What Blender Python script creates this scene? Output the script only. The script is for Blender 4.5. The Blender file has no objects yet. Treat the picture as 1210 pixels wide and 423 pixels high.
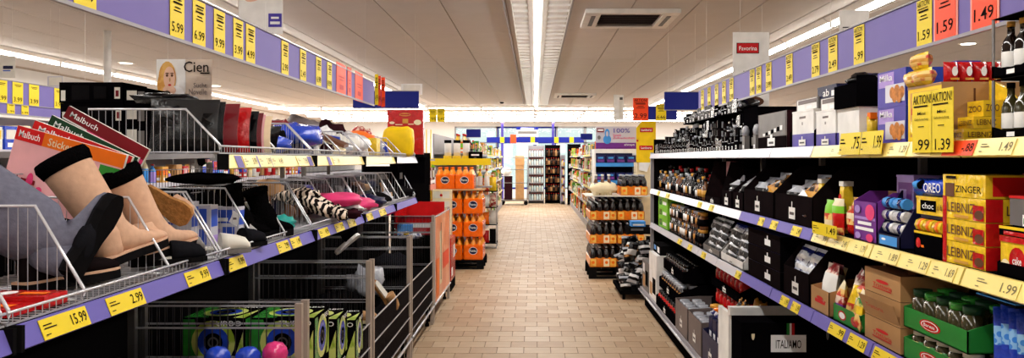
import bpy, math, random
from mathutils import Vector, Matrix, noise

sc = bpy.context.scene
COL = sc.collection
F, VX, VY, EYE = 950.0, 632.0, 188.0, 1.55      # focal length in pixels, vanishing point, eye height

# ---------------------------------------------------------------- camera
cam = bpy.data.cameras.new('camera')
cam.sensor_width = 36.0
cam.lens = 36.0 * F / 1210.0
cam.shift_x = -(VX - 605.0) / 1210.0
cam.shift_y = -(211.5 - VY) / 1210.0
cam.clip_end = 120.0
cam_o = bpy.data.objects.new('camera', cam)
cam_o.location = (0, 0, EYE)
cam_o.rotation_euler = (math.pi / 2, 0, 0)
COL.objects.link(cam_o)
sc.camera = cam_o

# ---------------------------------------------------------------- world, lamps, exposure
w = bpy.data.worlds.new('daylight')
sc.world = w
w.use_nodes = True
w.node_tree.nodes['Background'].inputs[0].default_value = (0.80, 0.93, 1.0, 1)
w.node_tree.nodes['Background'].inputs[1].default_value = 0.95

CEIL = 3.05
LAMP_COL = (1.0, 0.975, 0.935)


def area(name, x, y0, y1, z, power, sx=0.10, along='y', x1=None):
    l = bpy.data.lights.new(name, 'AREA')
    l.shape = 'RECTANGLE'
    if along == 'y':
        l.size, l.size_y = sx, y1 - y0
        loc = (x, (y0 + y1) / 2, z)
    else:
        l.size, l.size_y = x1 - x, sx
        loc = ((x + x1) / 2, y0, z)
    l.energy = power
    l.color = LAMP_COL
    o = bpy.data.objects.new(name, l)
    o.location = loc
    COL.objects.link(o)
    return o


# the light of the tube rows (the rows themselves are built further down, at the same places)
LROWS = [(-7.1, 3.0, 27.0), (-3.05, -2.0, 21.5), (0.03, -2.0, 21.5), (3.15, -2.0, 21.5)]
for lx, la, lb in LROWS:
    area('tube_row_light', lx, la, lb, CEIL - 0.12, 10.5 * (lb - la))
CROWS = [(22.6, -7.5, 6.0), (24.6, -7.5, 6.0), (26.4, -7.5, 6.0), (28.2, -7.5, 6.0), (29.8, -7.5, 6.0)]  # second and fourth rows are added to whiten the ceiling at the back
for cy, xa, xb in CROWS:
    area('tube_row_light', xa, cy, cy, CEIL - 0.12, 20.0 * (xb - xa), along='x', x1=xb)

sc.view_settings.view_transform = 'Standard'
sc.view_settings.look = 'None'
sc.view_settings.exposure = 0.0
sc.view_settings.gamma = 1.0
sc.view_settings.use_curve_mapping = False
sc.cycles.use_denoising = True
sc.cycles.max_bounces = 6
sc.cycles.transparent_max_bounces = 12
sc.cycles.sample_clamp_indirect = 6.0


# ---------------------------------------------------------------- helpers
def ZP(py, Y): return EYE - (py - VY) * Y / F
def XP(px, Y): return (px - VX) * Y / F
def YR(px, X): return F * X / (px - VX)
def YL(px, X): return F * X / (VX - px)


def lin(c):
    return tuple(((v / 255.0) / 12.92 if v / 255.0 <= 0.04045 else ((v / 255.0 + 0.055) / 1.055) ** 2.4) for v in c)


MATS = {}


def mat(name, rgb, rough=0.5, metal=0.0, emit=0.0, grain=0.0, scale=20.0, bump=0.0, rgb2=None, kind='noise', alpha=1.0, trans=0.0, coat=0.0):
    m = bpy.data.materials.new(name)
    m.use_nodes = True
    nt = m.node_tree
    p = nt.nodes['Principled BSDF']
    c = lin(rgb)
    p.inputs['Base Color'].default_value = (*c, 1)
    p.inputs['Roughness'].default_value = rough
    p.inputs['Metallic'].default_value = metal
    if rough >= .4 and not metal and not emit:
        p.inputs['Specular IOR Level'].default_value = 0.2 if not name.startswith('tile') else .45
    if name.startswith('lavender'):
        p.inputs['Specular IOR Level'].default_value = 0.08
    if max(rgb) < 60 and not coat and not metal:
        p.inputs['Specular IOR Level'].default_value = 0.0 if rough > .3 else .25
        p.inputs['Roughness'].default_value = max(rough, .2) if rough < .3 else .6
    if coat:
        p.inputs['Coat Weight'].default_value = coat
        p.inputs['Coat Roughness'].default_value = 0.12
    if alpha < 1:
        p.inputs['Alpha'].default_value = alpha
    if trans:
        p.inputs['Transmission Weight'].default_value = trans
        p.inputs['IOR'].default_value = 1.2
    if emit:
        p.inputs['Emission Color'].default_value = (*c, 1)
        p.inputs['Emission Strength'].default_value = emit
    if grain or bump or rgb2:
        tc = nt.nodes.new('ShaderNodeTexCoord')
        if kind == 'noise':
            n = nt.nodes.new('ShaderNodeTexNoise')
            n.inputs['Scale'].default_value = scale
            n.inputs['Detail'].default_value = 4.0
        elif kind == 'wave':
            n = nt.nodes.new('ShaderNodeTexWave')
            n.inputs['Scale'].default_value = scale
            n.inputs['Distortion'].default_value = 6.0
        else:
            n = nt.nodes.new('ShaderNodeTexVoronoi')
            n.inputs['Scale'].default_value = scale
        nt.links.new(tc.outputs['Object'], n.inputs['Vector'])
        out = n.outputs['Distance'] if kind == 'voronoi' else n.outputs[1 if kind == 'wave' else 0]
        if grain or rgb2:
            r = nt.nodes.new('ShaderNodeValToRGB')
            if rgb2:
                c2 = lin(rgb2)
                r.color_ramp.elements[0].position = 0.46 if name != 'patch_dark' else .56
                r.color_ramp.elements[1].position = 0.54 if name != 'patch_dark' else .62
                r.color_ramp.elements[0].color = (*c, 1)
                r.color_ramp.elements[1].color = (*c2, 1)
            else:
                r.color_ramp.elements[0].position = 0.3
                r.color_ramp.elements[1].position = 0.7
                r.color_ramp.elements[0].color = tuple(v * (1 - grain) for v in c) + (1,)
                r.color_ramp.elements[1].color = tuple(min(1, v * (1 + grain)) for v in c) + (1,)
            nt.links.new(out, r.inputs[0])
            nt.links.new(r.outputs[0], p.inputs['Base Color'])
        if bump:
            b = nt.nodes.new('ShaderNodeBump')
            b.inputs['Strength'].default_value = bump
            b.inputs['Distance'].default_value = 0.01
            nt.links.new(out, b.inputs['Height'])
            nt.links.new(b.outputs[0], p.inputs['Normal'])
    MATS[name] = m
    return m


# card, plastic, metal, cloth ... plain colours of the goods
for nm, rgb in dict(
        white=(236, 234, 230), paper=(222, 218, 208), grey=(112, 108, 106), mid=(70, 68, 68), dark=(20, 19, 20), black=(8, 7, 9),
        navy=(22, 24, 62), blue=(34, 62, 170), sky=(70, 150, 225), teal=(30, 150, 140), green=(36, 128, 50), lime=(120, 190, 40),
        darkgreen=(20, 60, 34), yellow=(240, 200, 20), gold=(205, 150, 60), orange=(240, 112, 16), red=(205, 24, 26), darkred=(120, 14, 26),
        pink=(226, 60, 120), rose=(232, 172, 178), purple=(112, 48, 140), violet=(74, 62, 160), lilac=(168, 140, 210), brown=(96, 56, 32),
        tan=(186, 140, 92), card=(176, 134, 88), cream=(238, 222, 184), skin=(226, 182, 156), maroon=(46, 22, 27), umber=(24, 18, 19),
        taupe=(104, 92, 90)).items():
    mat(nm, rgb, 0.45, grain=0.10, scale=9.0)
for nm, rgb in dict(shine_black=(8, 7, 9), shine_red=(190, 20, 24), shine_blue=(36, 70, 190), shine_silver=(170, 172, 180), shine_gold=(206, 146, 52),
                    shine_white=(230, 228, 228), shine_pink=(226, 60, 130), shine_yellow=(236, 196, 40), shine_green=(50, 140, 50), shine_brown=(104, 62, 34),
                    shine_orange=(244, 110, 14), shine_purple=(110, 44, 130), shine_navy=(28, 34, 96)).items():
    mat(nm, rgb, 0.18, grain=0.16, scale=26.0, bump=0.7)
mat('lavender', (118, 107, 168), 0.5, grain=0.03, scale=4)
mat('lavender_deep', (106, 97, 174), 0.45, grain=0.03, scale=4)
mat('board_blue', (18, 30, 124), 0.4, grain=0.05, scale=3)
mat('tag_yellow', (232, 204, 26), 0.45, grain=0.02, scale=6)
mat('tag_pale', (240, 218, 120), 0.3, grain=0.02, scale=6)
mat('tag_orange', (238, 72, 28), 0.45, grain=0.02, scale=6)
mat('tag_pink', (244, 150, 130), 0.4, grain=0.02, scale=6)
mat('ink', (38, 32, 30), 0.6)
mat('ink_soft', (120, 108, 70), 0.6)
mat('print_white', (244, 244, 244), 0.5)
mat('print_red', (196, 24, 30), 0.5)
mat('print_blue', (52, 84, 190), 0.5)
mat('chrome', (214, 214, 220), 0.25, metal=0.35, grain=0.05, scale=30)
mat('wire', (176, 176, 182), 0.3, metal=0.35, grain=0.05, scale=30)
mat('wire_dark', (58, 56, 58), 0.4, metal=0.6, grain=0.05, scale=30)
mat('steel', (128, 126, 126), 0.35, metal=0.85, grain=0.06, scale=12)
mat('post_tan', (186, 172, 160), 0.35, metal=0.3, grain=0.06, scale=10)
mat('shelf_grey', (150, 146, 150), 0.4, grain=0.03, scale=6)
mat('shelf_dark', (14, 13, 14), 0.45, grain=0.08, scale=8)
mat('rail_white', (198, 196, 208), 0.25, grain=0.02, scale=6)
mat('ceiling_panel', (210, 205, 202), 0.65, grain=0.03, scale=3.0, bump=0.03)
mat('ceiling_gap', (172, 160, 148), 0.7)
mat('wall_paint', (226, 224, 222), 0.7, grain=0.03, scale=2)
mat('wall_cream', (214, 206, 196), 0.7, grain=0.03, scale=2)
mat('tile_a', (180, 152, 120), 0.50, grain=0.07, scale=7, bump=0.04)
mat('tile_b', (172, 142, 110), 0.52, grain=0.07, scale=7, bump=0.04)
mat('tile_c', (186, 160, 130), 0.48, grain=0.07, scale=7, bump=0.04)
mat('grout', (122, 100, 80), 0.7, grain=0.1, scale=30)
mat('tube_glow', (255, 250, 240), 0.4, emit=18.0)
mat('spot_glow', (255, 246, 228), 0.4, emit=6.0)
mat('reflector', (226, 224, 222), 0.35, metal=0.2, grain=0.02, scale=8)
mat('fur_black', (10, 9, 10), 0.95, grain=0.4, scale=160, bump=0.8)
mat('felt_grey', (104, 104, 120), 0.9, grain=0.12, scale=60, bump=0.2)
mat('felt_dark', (26, 26, 30), 0.9, grain=0.15, scale=60, bump=0.2)
mat('suede_tan', (205, 164, 136), 0.85, grain=0.08, scale=40, bump=0.15)
mat('rubber', (20, 19, 20), 0.55, grain=0.1, scale=30)
mat('sole_tan', (172, 120, 66), 0.7, grain=0.25, scale=70, bump=0.6)
mat('zebra', (28, 22, 22), 0.8, rgb2=(232, 214, 196), scale=11, kind='wave')
mat('cookie', (190, 120, 56), 0.6, grain=0.3, scale=60)
mat('nuts', (140, 70, 40), 0.3, rgb2=(196, 120, 70), scale=60, kind='voronoi')
mat('glass_clear', (214, 220, 222), 0.05, alpha=0.22)
mat('film', (236, 238, 240), 0.12, alpha=0.03)
mat('glass_dark', (22, 12, 9), 0.08, coat=0.3)
mat('glass_olive', (52, 48, 24), 0.1, coat=0.3)
mat('fanta', (246, 104, 8), 0.22, grain=0.12, scale=18, coat=0.3)
mat('fanta_top', (248, 150, 22), 0.25, grain=0.12, scale=18, coat=0.3)
mat('juice', (226, 120, 24), 0.25, grain=0.15, scale=20)
mat('juice_label', (236, 158, 44), 0.35, rgb2=(238, 196, 90), scale=14)
mat('pane', (196, 236, 232), 0.05, alpha=0.25)
mat('water', (196, 214, 218), 0.12, grain=0.2, scale=40)
mat('poster_orange', (226, 116, 56), 0.3, rgb2=(236, 150, 100), scale=3)
mat('patchwork', (240, 200, 120), 0.4, rgb2=(200, 60, 40), scale=22)
mat('patch_green', (60, 130, 60), 0.4, rgb2=(230, 214, 120), scale=22)
mat('patch_dark', (10, 9, 10), 0.3, rgb2=(120, 116, 114), scale=34)  # grey patches: painted glints on the black gift packs, pattern on other packs
mat('patch_gold', (30, 22, 18), 0.25, rgb2=(190, 130, 60), scale=26)
mat('patch_blue', (222, 226, 236), 0.3, rgb2=(40, 48, 120), scale=24)
mat('patch_red', (170, 20, 30), 0.3, rgb2=(236, 214, 196), scale=22)
mat('stripe_blue', (60, 140, 225), 0.2, rgb2=(150, 205, 245), scale=60, kind='voronoi', coat=0.3)
mat('hair_blond', (226, 176, 96), 0.6, rgb2=(206, 146, 70), scale=14)
mat('poster_beige', (214, 196, 178), 0.5, grain=0.03, scale=4)
mat('pale_teal', (150, 205, 196), 0.5, rgb2=(196, 226, 220), scale=8)
mat('box_print', (150, 180, 50), 0.3, rgb2=(210, 220, 120), scale=12)


class MB:
    """collects shapes in world coordinates; build() links them as ONE mesh object"""

    def __init__(s):
        s.v, s.f, s.m, s.sm, s.mats = [], [], [], [], []

    def mi(s, m):
        if m not in s.mats:
            s.mats.append(m)
        return s.mats.index(m)

    def face(s, idx, m, sm=False):
        s.f.append(tuple(idx)); s.m.append(s.mi(m)); s.sm.append(sm)

    def poly(s, pts, m):
        k = len(s.v)
        s.v += [tuple(p) for p in pts]
        s.face(range(k, k + len(pts)), m)

    def box(s, x0, x1, y0, y1, z0, z1, m, top=None, front=None, near=None):
        k = len(s.v)
        s.v += [(x0, y0, z0), (x1, y0, z0), (x1, y1, z0), (x0, y1, z0), (x0, y0, z1), (x1, y0, z1), (x1, y1, z1), (x0, y1, z1)]
        for q, mm in (((0, 3, 2, 1), m), ((4, 5, 6, 7), top or m), ((0, 1, 5, 4), near or m), ((1, 2, 6, 5), m), ((2, 3, 7, 6), m), ((3, 0, 4, 7), front or m)):
            s.face([k + i for i in q], mm)
        return s

    def extr(s, pts, vec, m):
        n = len(pts); k = len(s.v); vec = Vector(vec)
        s.v += [tuple(p) for p in pts] + [tuple(Vector(p) + vec) for p in pts]
        s.face(range(k, k + n), m)
        s.face(range(k + 2 * n - 1, k + n - 1, -1), m)
        for i in range(n):
            j = (i + 1) % n
            s.face((k + i, k + n + i, k + n + j, k + j), m)
        return s

    def loft(s, rings, m, cap=True, sm=True, mats=None):
        n = len(rings[0]); k = len(s.v)
        for r in rings:
            s.v += [tuple(p) for p in r]
        for a in range(len(rings) - 1):
            mm = mats[a] if mats else m
            for i in range(n):
                j = (i + 1) % n
                s.face((k + a * n + i, k + a * n + j, k + (a + 1) * n + j, k + (a + 1) * n + i), mm, sm)
        if cap:
            s.face(range(k + n - 1, k - 1, -1), mats[0] if mats else m)
            e = k + (len(rings) - 1) * n
            s.face(range(e, e + n), mats[-1] if mats else m)
        return s

    def lathe(s, c, prof, m, n=10, mats=None, basis=None):
        c = Vector(c)
        ax, ay, az = basis or (Vector((1, 0, 0)), Vector((0, 1, 0)), Vector((0, 0, 1)))
        rings = [[c + az * z + (ax * math.cos(2 * math.pi * i / n) + ay * math.sin(2 * math.pi * i / n)) * r for i in range(n)] for r, z in prof]
        return s.loft(rings, m, True, True, mats)

    def tube(s, pts, r, m, n=4):
        pts = [Vector(p) for p in pts]
        rings = []
        for i, p in enumerate(pts):
            d = (pts[min(i + 1, len(pts) - 1)] - pts[max(i - 1, 0)]).normalized()
            a = Vector((0, 0, 1)) if abs(d.z) < 0.9 else Vector((1, 0, 0))
            u = d.cross(a).normalized(); v = d.cross(u).normalized()
            rings.append([p + (u * math.cos(2 * math.pi * k / n + .785) + v * math.sin(2 * math.pi * k / n + .785)) * r for k in range(n)])
        return s.loft(rings, m, True, n > 4)

    def blob(s, c, rx, ry, rz, m, seed=0, amp=0.25, nu=12, nv=8, freq=2.2, basis=None, e=1.0):
        c = Vector(c)
        ax, ay, az = basis or (Vector((1, 0, 0)), Vector((0, 1, 0)), Vector((0, 0, 1)))
        rings = []
        pw = lambda t: math.copysign(abs(t) ** e, t)
        for j in range(nv + 1):
            ph = -math.pi / 2 + math.pi * (0.04 + 0.92 * j / nv)
            r = []
            for i in range(nu):
                th = 2 * math.pi * i / nu
                d = Vector((pw(math.cos(ph)) * pw(math.cos(th)), pw(math.cos(ph)) * pw(math.sin(th)), pw(math.sin(ph))))
                q = 1 + amp * noise.noise(d * freq + Vector((seed * 3.7, seed * 1.3, 0)))
                r.append(c + ax * d.x * rx * q + ay * d.y * ry * q + az * d.z * rz * q)
            rings.append(r)
        return s.loft(rings, m, True, True)

    def pouch(s, o, r, u, w, h, t, m, seed=0, crump=0.12, n=5, mats=None, crimp=0.06):
        """a filled bag: bottom left corner o, right r, up u, pinched at its two end seams"""
        o, r, u = Vector(o), Vector(r).normalized(), Vector(u).normalized()
        nn = r.cross(u)
        for side in (1, -1):
            k = len(s.v)
            for j in range(n + 1):
                b = j / n
                for i in range(n + 1):
                    a = i / n
                    th = (4 * a * (1 - a)) ** 0.45 * (4 * b * (1 - b)) ** 0.4 * t / 2
                    d = noise.noise(Vector((a * 3 + seed * 7.1, b * 3, side * 2.0 + seed)))
                    wob = 1 - crimp * (4 * b * (1 - b))
                    s.v.append(tuple(o + r * (w / 2 + (a - 0.5) * w * wob) + u * (b * h) + nn * side * (th + abs(t) * crump * d * (0 < a < 1 and 0 < b < 1))))
            for j in range(n):
                mm = (mats[min(len(mats) - 1, j * len(mats) // n)]) if mats else m
                for i in range(n):
                    q = (k + j * (n + 1) + i, k + j * (n + 1) + i + 1, k + (j + 1) * (n + 1) + i + 1, k + (j + 1) * (n + 1) + i)
                    s.face(q if side > 0 else q[::-1], mm, True)
        return s

    def disc(s, c, r, u, rad, m, n=14, sy=1.0):
        c, r, u = Vector(c), Vector(r), Vector(u)
        s.poly([c + r * rad * math.cos(2 * math.pi * i / n) + u * rad * sy * math.sin(2 * math.pi * i / n) for i in range(n)], m)

    def ring(s, c, r, u, r0, r1, m, n=16):
        c, r, u = Vector(c), Vector(r), Vector(u)
        k = len(s.v)
        for i in range(n):
            a = 2 * math.pi * i / n
            d = r * math.cos(a) + u * math.sin(a)
            s.v += [tuple(c + d * r0), tuple(c + d * r1)]
        for i in range(n):
            j = (i + 1) % n
            s.face((k + 2 * i, k + 2 * i + 1, k + 2 * j + 1, k + 2 * j), m)

    def text(s, t, o, r, u, w, h, m):
        """flat lettering fitted into a w x h rectangle"""
        vs, fs, W, H = glyphs(t)
        o, r, u = Vector(o), Vector(r), Vector(u)
        k = len(s.v)
        s.v += [tuple(o + r * (x / W * w) + u * (y / H * h)) for x, y in vs]
        for f in fs:
            s.face([k + i for i in f], m)

    def build(s, name, parent=None, origin=None):
        if origin is None:
            if parent is not None:
                origin = parent.get('_o')
                origin = Vector(origin) if origin is not None else Vector((0, 0, 0))
            else:
                xs, ys, zs = zip(*s.v)
                origin = Vector(((min(xs) + max(xs)) / 2, (min(ys) + max(ys)) / 2, min(zs)))
        origin = Vector(origin)
        me = bpy.data.meshes.new(name)
        me.from_pydata([tuple(Vector(p) - origin) for p in s.v], [], s.f)
        for m in s.mats:
            me.materials.append(MATS[m])
        me.polygons.foreach_set('material_index', s.m)
        me.polygons.foreach_set('use_smooth', s.sm)
        me.update()
        o = bpy.data.objects.new(name, me)
        COL.objects.link(o)
        if parent is None:
            o.location = origin
        else:
            o.parent = parent
        ORG[o.name] = origin
        return o


ORG = {}
GL = {}


def glyphs(t):
    if t not in GL:
        cu = bpy.data.curves.new('lettering', 'FONT')
        cu.body = t
        cu.resolution_u = 2
        cu.offset = 0.006
        ob = bpy.data.objects.new('lettering', cu)
        me = bpy.data.meshes.new_from_object(ob)
        xs = [v.co.x for v in me.vertices]; ys = [v.co.y for v in me.vertices]
        x0, y0 = min(xs), min(ys)
        W, H = max(xs) - x0, max(ys) - y0
        GL[t] = ([(v.co.x - x0, v.co.y - y0) for v in me.vertices], [tuple(p.vertices) for p in me.polygons], W, H)
        bpy.data.objects.remove(ob); bpy.data.curves.remove(cu); bpy.data.meshes.remove(me)
    return GL[t]


def empty(name, loc, label=None, cat=None, group=None, kind=None):
    o = bpy.data.objects.new(name, None)
    o.empty_display_size = 0.1
    o.location = loc
    COL.objects.link(o)
    ORG[o.name] = Vector(loc)
    tag(o, label, cat, group, kind)
    return o


def tag(o, label=None, cat=None, group=None, kind=None):
    if label: o['label'] = label
    if cat: o['category'] = cat
    if group: o['group'] = group
    if kind: o['kind'] = kind
    return o


def part(b, name, parent):
    """link a builder's mesh as a part (world position of the parent is subtracted)"""
    return b.build(name, parent, ORG[parent.name])


def dup(o, delta, label=None, group=None, parent=None, top=True):
    c = o.copy()
    COL.objects.link(c)
    if top:
        c.location = Vector(o.location) + Vector(delta)
        ORG[c.name] = ORG[o.name] + Vector(delta)
        if label: c['label'] = label
        if group: c['group'] = group
    else:
        c.parent = parent
        ORG[c.name] = ORG[parent.name]
    for ch in list(o.children):
        dup(ch, delta, parent=c, top=False)
    return c


X_, Y_, Z_ = Vector((1, 0, 0)), Vector((0, 1, 0)), Vector((0, 0, 1))
FR = (-Y_, Z_)       # frame of a face seen from the aisle on the right-hand side
FL = (Y_, Z_)        # frame of a face on the left-hand side
FC = (X_, Z_)        # frame of a face turned to the camera


def put(b, o, fr, w, h, deco, eps=0.0012):
    """flat print on a rectangle: (x0,y0,x1,y1,material[,text]) in fractions of the face"""
    o = Vector(o); r, u = fr; n = r.cross(u).normalized()
    for i, d in enumerate(deco):
        x0, y0, x1, y1, m = d[:5]
        q = o + r * (x0 * w) + u * (y0 * h) + n * eps * (1 + i * 0.6)
        ww, hh = (x1 - x0) * w, (y1 - y0) * h
        if len(d) == 5:
            b.poly([q, q + r * ww, q + r * ww + u * hh, q + u * hh], m)
        elif d[5] == 'O':
            b.disc(q + r * ww / 2 + u * hh / 2, r, u, ww / 2, m, sy=hh / ww)
        else:
            b.text(d[5], q, r, u, ww, hh, m)


def face_deco(b, x0, x1, y0, y1, z0, z1, a=None, c=None, l=None, t=None):
    if a: put(b, (x0, y1, z0), FR, y1 - y0, z1 - z0, a)
    if l: put(b, (x1, y0, z0), FL, y1 - y0, z1 - z0, l)
    if c: put(b, (x0, y0, z0), FC, x1 - x0, z1 - z0, c)
    if t: put(b, (x0, y0, z1), (X_, Y_), x1 - x0, y1 - y0, t)


def carton(name, label, cat, x0, x1, y0, y1, z0, z1, m, group=None, a=None, c=None, l=None, t=None, top=None, front=None, near=None, lid=True):
    """a printed cardboard box with a folded lid seam"""
    b = MB()
    b.box(x0, x1, y0, y1, z0, z1, m, top, front, near)
    if lid:
        e = 0.0015
        b.box(x0 - e, x1 + e, y0 - e, y1 + e, z1 - min(0.006, (z1 - z0) * .08), z1 + e, top or m)
    face_deco(b, x0, x1, y0, y1, z0, z1, a, c, l, t)
    return tag(b.build(name), label, cat, group)


def tray(name, label, cat, x0, x1, y0, y1, z0, z1, m, front=0.5, group=None, inner=None, tagm='white', side='R', a=None, c=None, back=1.0, stem=True):
    """shelf-ready display tray: low front, sloping sides, high back, a hanging paper label"""
    inner = inner or m
    r = empty(name, ((x0 + x1) / 2, (y0 + y1) / 2, z0), label, cat, group)
    t = 0.004; h = z1 - z0
    xf, xb = (x0, x1) if side == 'R' else (x1, x0)
    sg = 1 if side == 'R' else -1
    part(MB().box(x0, x1, y0, y1, z0, z0 + t, inner), 'base', r)
    b = MB().box(min(xf, xf + sg * t), max(xf, xf + sg * t), y0, y1, z0, z0 + h * front, m)
    if a: put(b, (xf, y1 if side == 'R' else y0, z0), FR if side == 'R' else FL, y1 - y0, h * front, a)
    part(b, 'front_panel', r)
    part(MB().box(min(xb, xb - sg * t), max(xb, xb - sg * t), y0, y1, z0, z0 + h * back, inner), 'back_panel', r)
    for yy in (y0, y1 - t):
        xm = xf + (xb - xf) * 0.45
        b = MB().extr([(xf, yy, z0), (xb, yy, z0), (xb, yy, z0 + h), (xm, yy, z0 + h), (xf, yy, z0 + h * front)], (0, t, 0), m)
        if c and yy == y0: put(b, (min(x0, x1), y0, z0), FC, x1 - x0, h * front, c)
        part(b, 'side_panel', r)
    if tagm:
        b = MB()
        wy = min(0.36 * (y1 - y0), 0.095); cy = (y0 + y1) / 2; hz = min(wy * .6, h * front * 0.45)
        zc = z0 + h * front * 0.36
        fr = FR if side == 'R' else FL
        o = Vector((xf - sg * 0.002, cy + (wy / 2 if side == 'R' else -wy / 2), zc - hz / 2))
        put(b, o, fr, wy, hz, [(0, 0, 1, 1, tagm), (.15, .35, .85, .6, 'mid')])
        if stem: put(b, o, fr, wy, hz, [(.44, 1.0, .56, 1.5, tagm)])
        part(b, 'label', r)
    return r


def price_plate(b, o, fr, w, h, price, bg='tag_yellow', upright=True, ink='ink', promo=False, lines=True):
    """printed price card: lower left corner o"""
    o = Vector(o); r, u = fr; n = r.cross(u).normalized()
    b.extr([o, o + r * w, o + r * w + u * h, o + u * h], n * 0.0016, bg)
    o2 = o + n * 0.0016
    if upright:
        d = [(.10, .12, .90, .33, ink, price)]
        if lines: d += [(.22, .56, .78, .585, ink), (.3, .63, .7, .655, ink), (.18, .72, .82, .76, ink)]
        if promo: d += [(.08, .84, .92, .97, ink, 'AKTION!'), (.12, .79, .8, .81, ink)]
        else: d += [(.18, .86, .82, .89, ink), (.26, .80, .74, .825, ink)]
    else:
        d = [(.62, .25, .96, .80, ink, price)]
        if lines: d += [(.05, .66, .22, .72, ink), (.05, .5, .3, .56, ink), (.05, .2, .14, .25, ink)]
    put(b, o2, fr, w, h, d, eps=0.0008)

# ================================================================ the room
XL, XRW, YB, Y0 = -8.6, 7.0, 32.0, -3.0


def struct(b, name):
    return tag(b.build(name), kind='structure')


floor = struct(MB().box(XL, XRW, Y0, YB, -0.10, -0.006, 'grout'), 'floor')
# floor tiles in half-bond rows, each tile its own piece near the camera
TW, TD, G = 0.218, 0.206, 0.003
tile_me = {}
rng = random.Random(4)
for k in 'abc':
    b = MB()
    h = 0.006
    b.extr([(-TW / 2 + G, -TD / 2 + G, -h), (TW / 2 - G, -TD / 2 + G, -h), (TW / 2 - G, TD / 2 - G, -h), (-TW / 2 + G, TD / 2 - G, -h)], (0, 0, h), 'tile_' + k)
    me = bpy.data.meshes.new('tile')
    me.from_pydata(b.v, [], b.f); me.materials.append(MATS['tile_' + k]); me.update()
    tile_me[k] = me
cand = []
row = 0
y = 5.9
while y < YB - .1:
    off = (row % 2) * TW / 2
    x = -1.20 + off - TW * 0
    while x < 1.35:
        cand.append((x + 0.02, y))
        x += TW
    y += TD; row += 1
near_tiles = cand[:300]
for x, y in near_tiles:
    o = bpy.data.objects.new('tile', tile_me[rng.choice('aabbc')])
    o.parent = floor
    o.location = Vector((x, y, rng.uniform(-0.0006, 0.0004))) - Vector(floor.location)
    COL.objects.link(o)
b = MB()
for x, y in cand[300:]:
    b.box(x - TW / 2 + G, x + TW / 2 - G, y - TD / 2 + G, y + TD / 2 - G, -0.006, 0, rng.choice(['tile_a', 'tile_b', 'tile_c']))
for xa, xb in ((XL, -1.33), (1.47, XRW)):
    yy = Y0
    while yy < YB - 1:
        b.box(xa, xb, yy, yy + 0.996, -0.006, -0.0005, 'tile_b'); yy += 1.0
b.box(-1.33, 1.47, Y0, 5.78, -0.006, -0.0005, 'tile_b')
t_rest = part(b, 'far_tiles', floor)
t_rest['kind'] = 'stuff'

struct(MB().box(XL - .2, XL, Y0, YB, -.1, CEIL + .1, 'wall_paint'), 'wall_left')
struct(MB().box(XRW, XRW + .2, Y0, YB, -.1, CEIL + .1, 'wall_paint'), 'wall_right')
struct(MB().box(XL, XRW, Y0 - .2, Y0, -.1, CEIL + .1, 'wall_cream'), 'wall_front')
# back wall with a glazed shop front
b = MB()
b.box(XL, -3.2, YB, YB + .2, -.1, CEIL + .1, 'wall_paint')
b.box(3.2, XRW, YB, YB + .2, -.1, CEIL + .1, 'wall_paint')
b.box(-3.2, 3.2, YB, YB + .2, 2.85, CEIL + .1, 'wall_paint')
b.box(-3.2, 3.2, YB, YB + .2, -.1, 0.35, 'wall_paint')
struct(b, 'wall_back')
for i, (xa, xb) in enumerate(((-3.2, -1.5), (-1.5, 0.0), (0.0, 0.85), (0.85, 2.0), (2.0, 3.2))):
    r = empty('window_%d' % (i + 1), ((xa + xb) / 2, YB + .1, .35), kind='structure')
    b = MB()
    for q in ((xa, xa + .06, .35, 2.85), (xb - .06, xb, .35, 2.85), (xa, xb, .35, .42), (xa, xb, 2.78, 2.85), (xa, xb, 2.18, 2.23)):
        b.box(q[0], q[1], YB + .06, YB + .14, q[2], q[3], 'board_blue' if i in (1, 2) else 'steel')
    part(b, 'window_frame', r)
    part(MB().box(xa + .06, xb - .06, YB + .095, YB + .105, .42, 2.18, 'pane'), 'pane', r)
    part(MB().box(xa + .06, xb - .06, YB + .095, YB + .105, 2.23, 2.78, 'pane'), 'pane', r)

# ceiling: long panels with shadow gaps
ceiling = struct(MB().box(XL, XRW, Y0, YB, CEIL + .012, CEIL + .1, 'ceiling_gap'), 'ceiling')
PW, PL = 0.62, 2.5
pm = {}
for k in range(2):
    b = MB().box(-PW / 2 + .006, PW / 2 - .006, -PL / 2 + .004, PL / 2 - .004, 0, .012, 'ceiling_panel')
    me = bpy.data.meshes.new('ceiling_panel'); me.from_pydata(b.v, [], b.f); me.materials.append(MATS['ceiling_panel']); me.update()
    pm[k] = me
x = 0.03 - PW * 14
while x < XRW:
    yy = Y0 + PL / 2
    while yy < YB:
        if x - PW / 2 > XL - .3:
            o = bpy.data.objects.new('ceiling_panel', pm[0])
            o.parent = ceiling
            o.location = Vector((x, yy, CEIL)) - Vector(ceiling.location)
            COL.objects.link(o)
        yy += PL
    x += PW

# ---------------------------------------------------------------- fluorescent rows
def make_fixture():
    r = empty('fluorescent_lamp', (0, 0, CEIL - .09))
    b = MB()
    b.extr([(-.10, -.74, CEIL - .015), (-.045, -.74, CEIL - .055), (.045, -.74, CEIL - .055), (.10, -.74, CEIL - .015), (.10, -.74, CEIL - .003), (-.10, -.74, CEIL - .003)], (0, 1.48, 0), 'reflector')
    part(b, 'housing', r)
    b = MB()
    b.tube([(0, -.72, CEIL - .085), (0, .72, CEIL - .085)], .019, 'tube_glow', 8)
    part(b, 'tube', r)
    for e in (-.735, .735):
        part(MB().box(-.022, .022, e - .014, e + .014, CEIL - .105, CEIL - .05, 'reflector'), 'lamp_holder', r)
    return r


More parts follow.
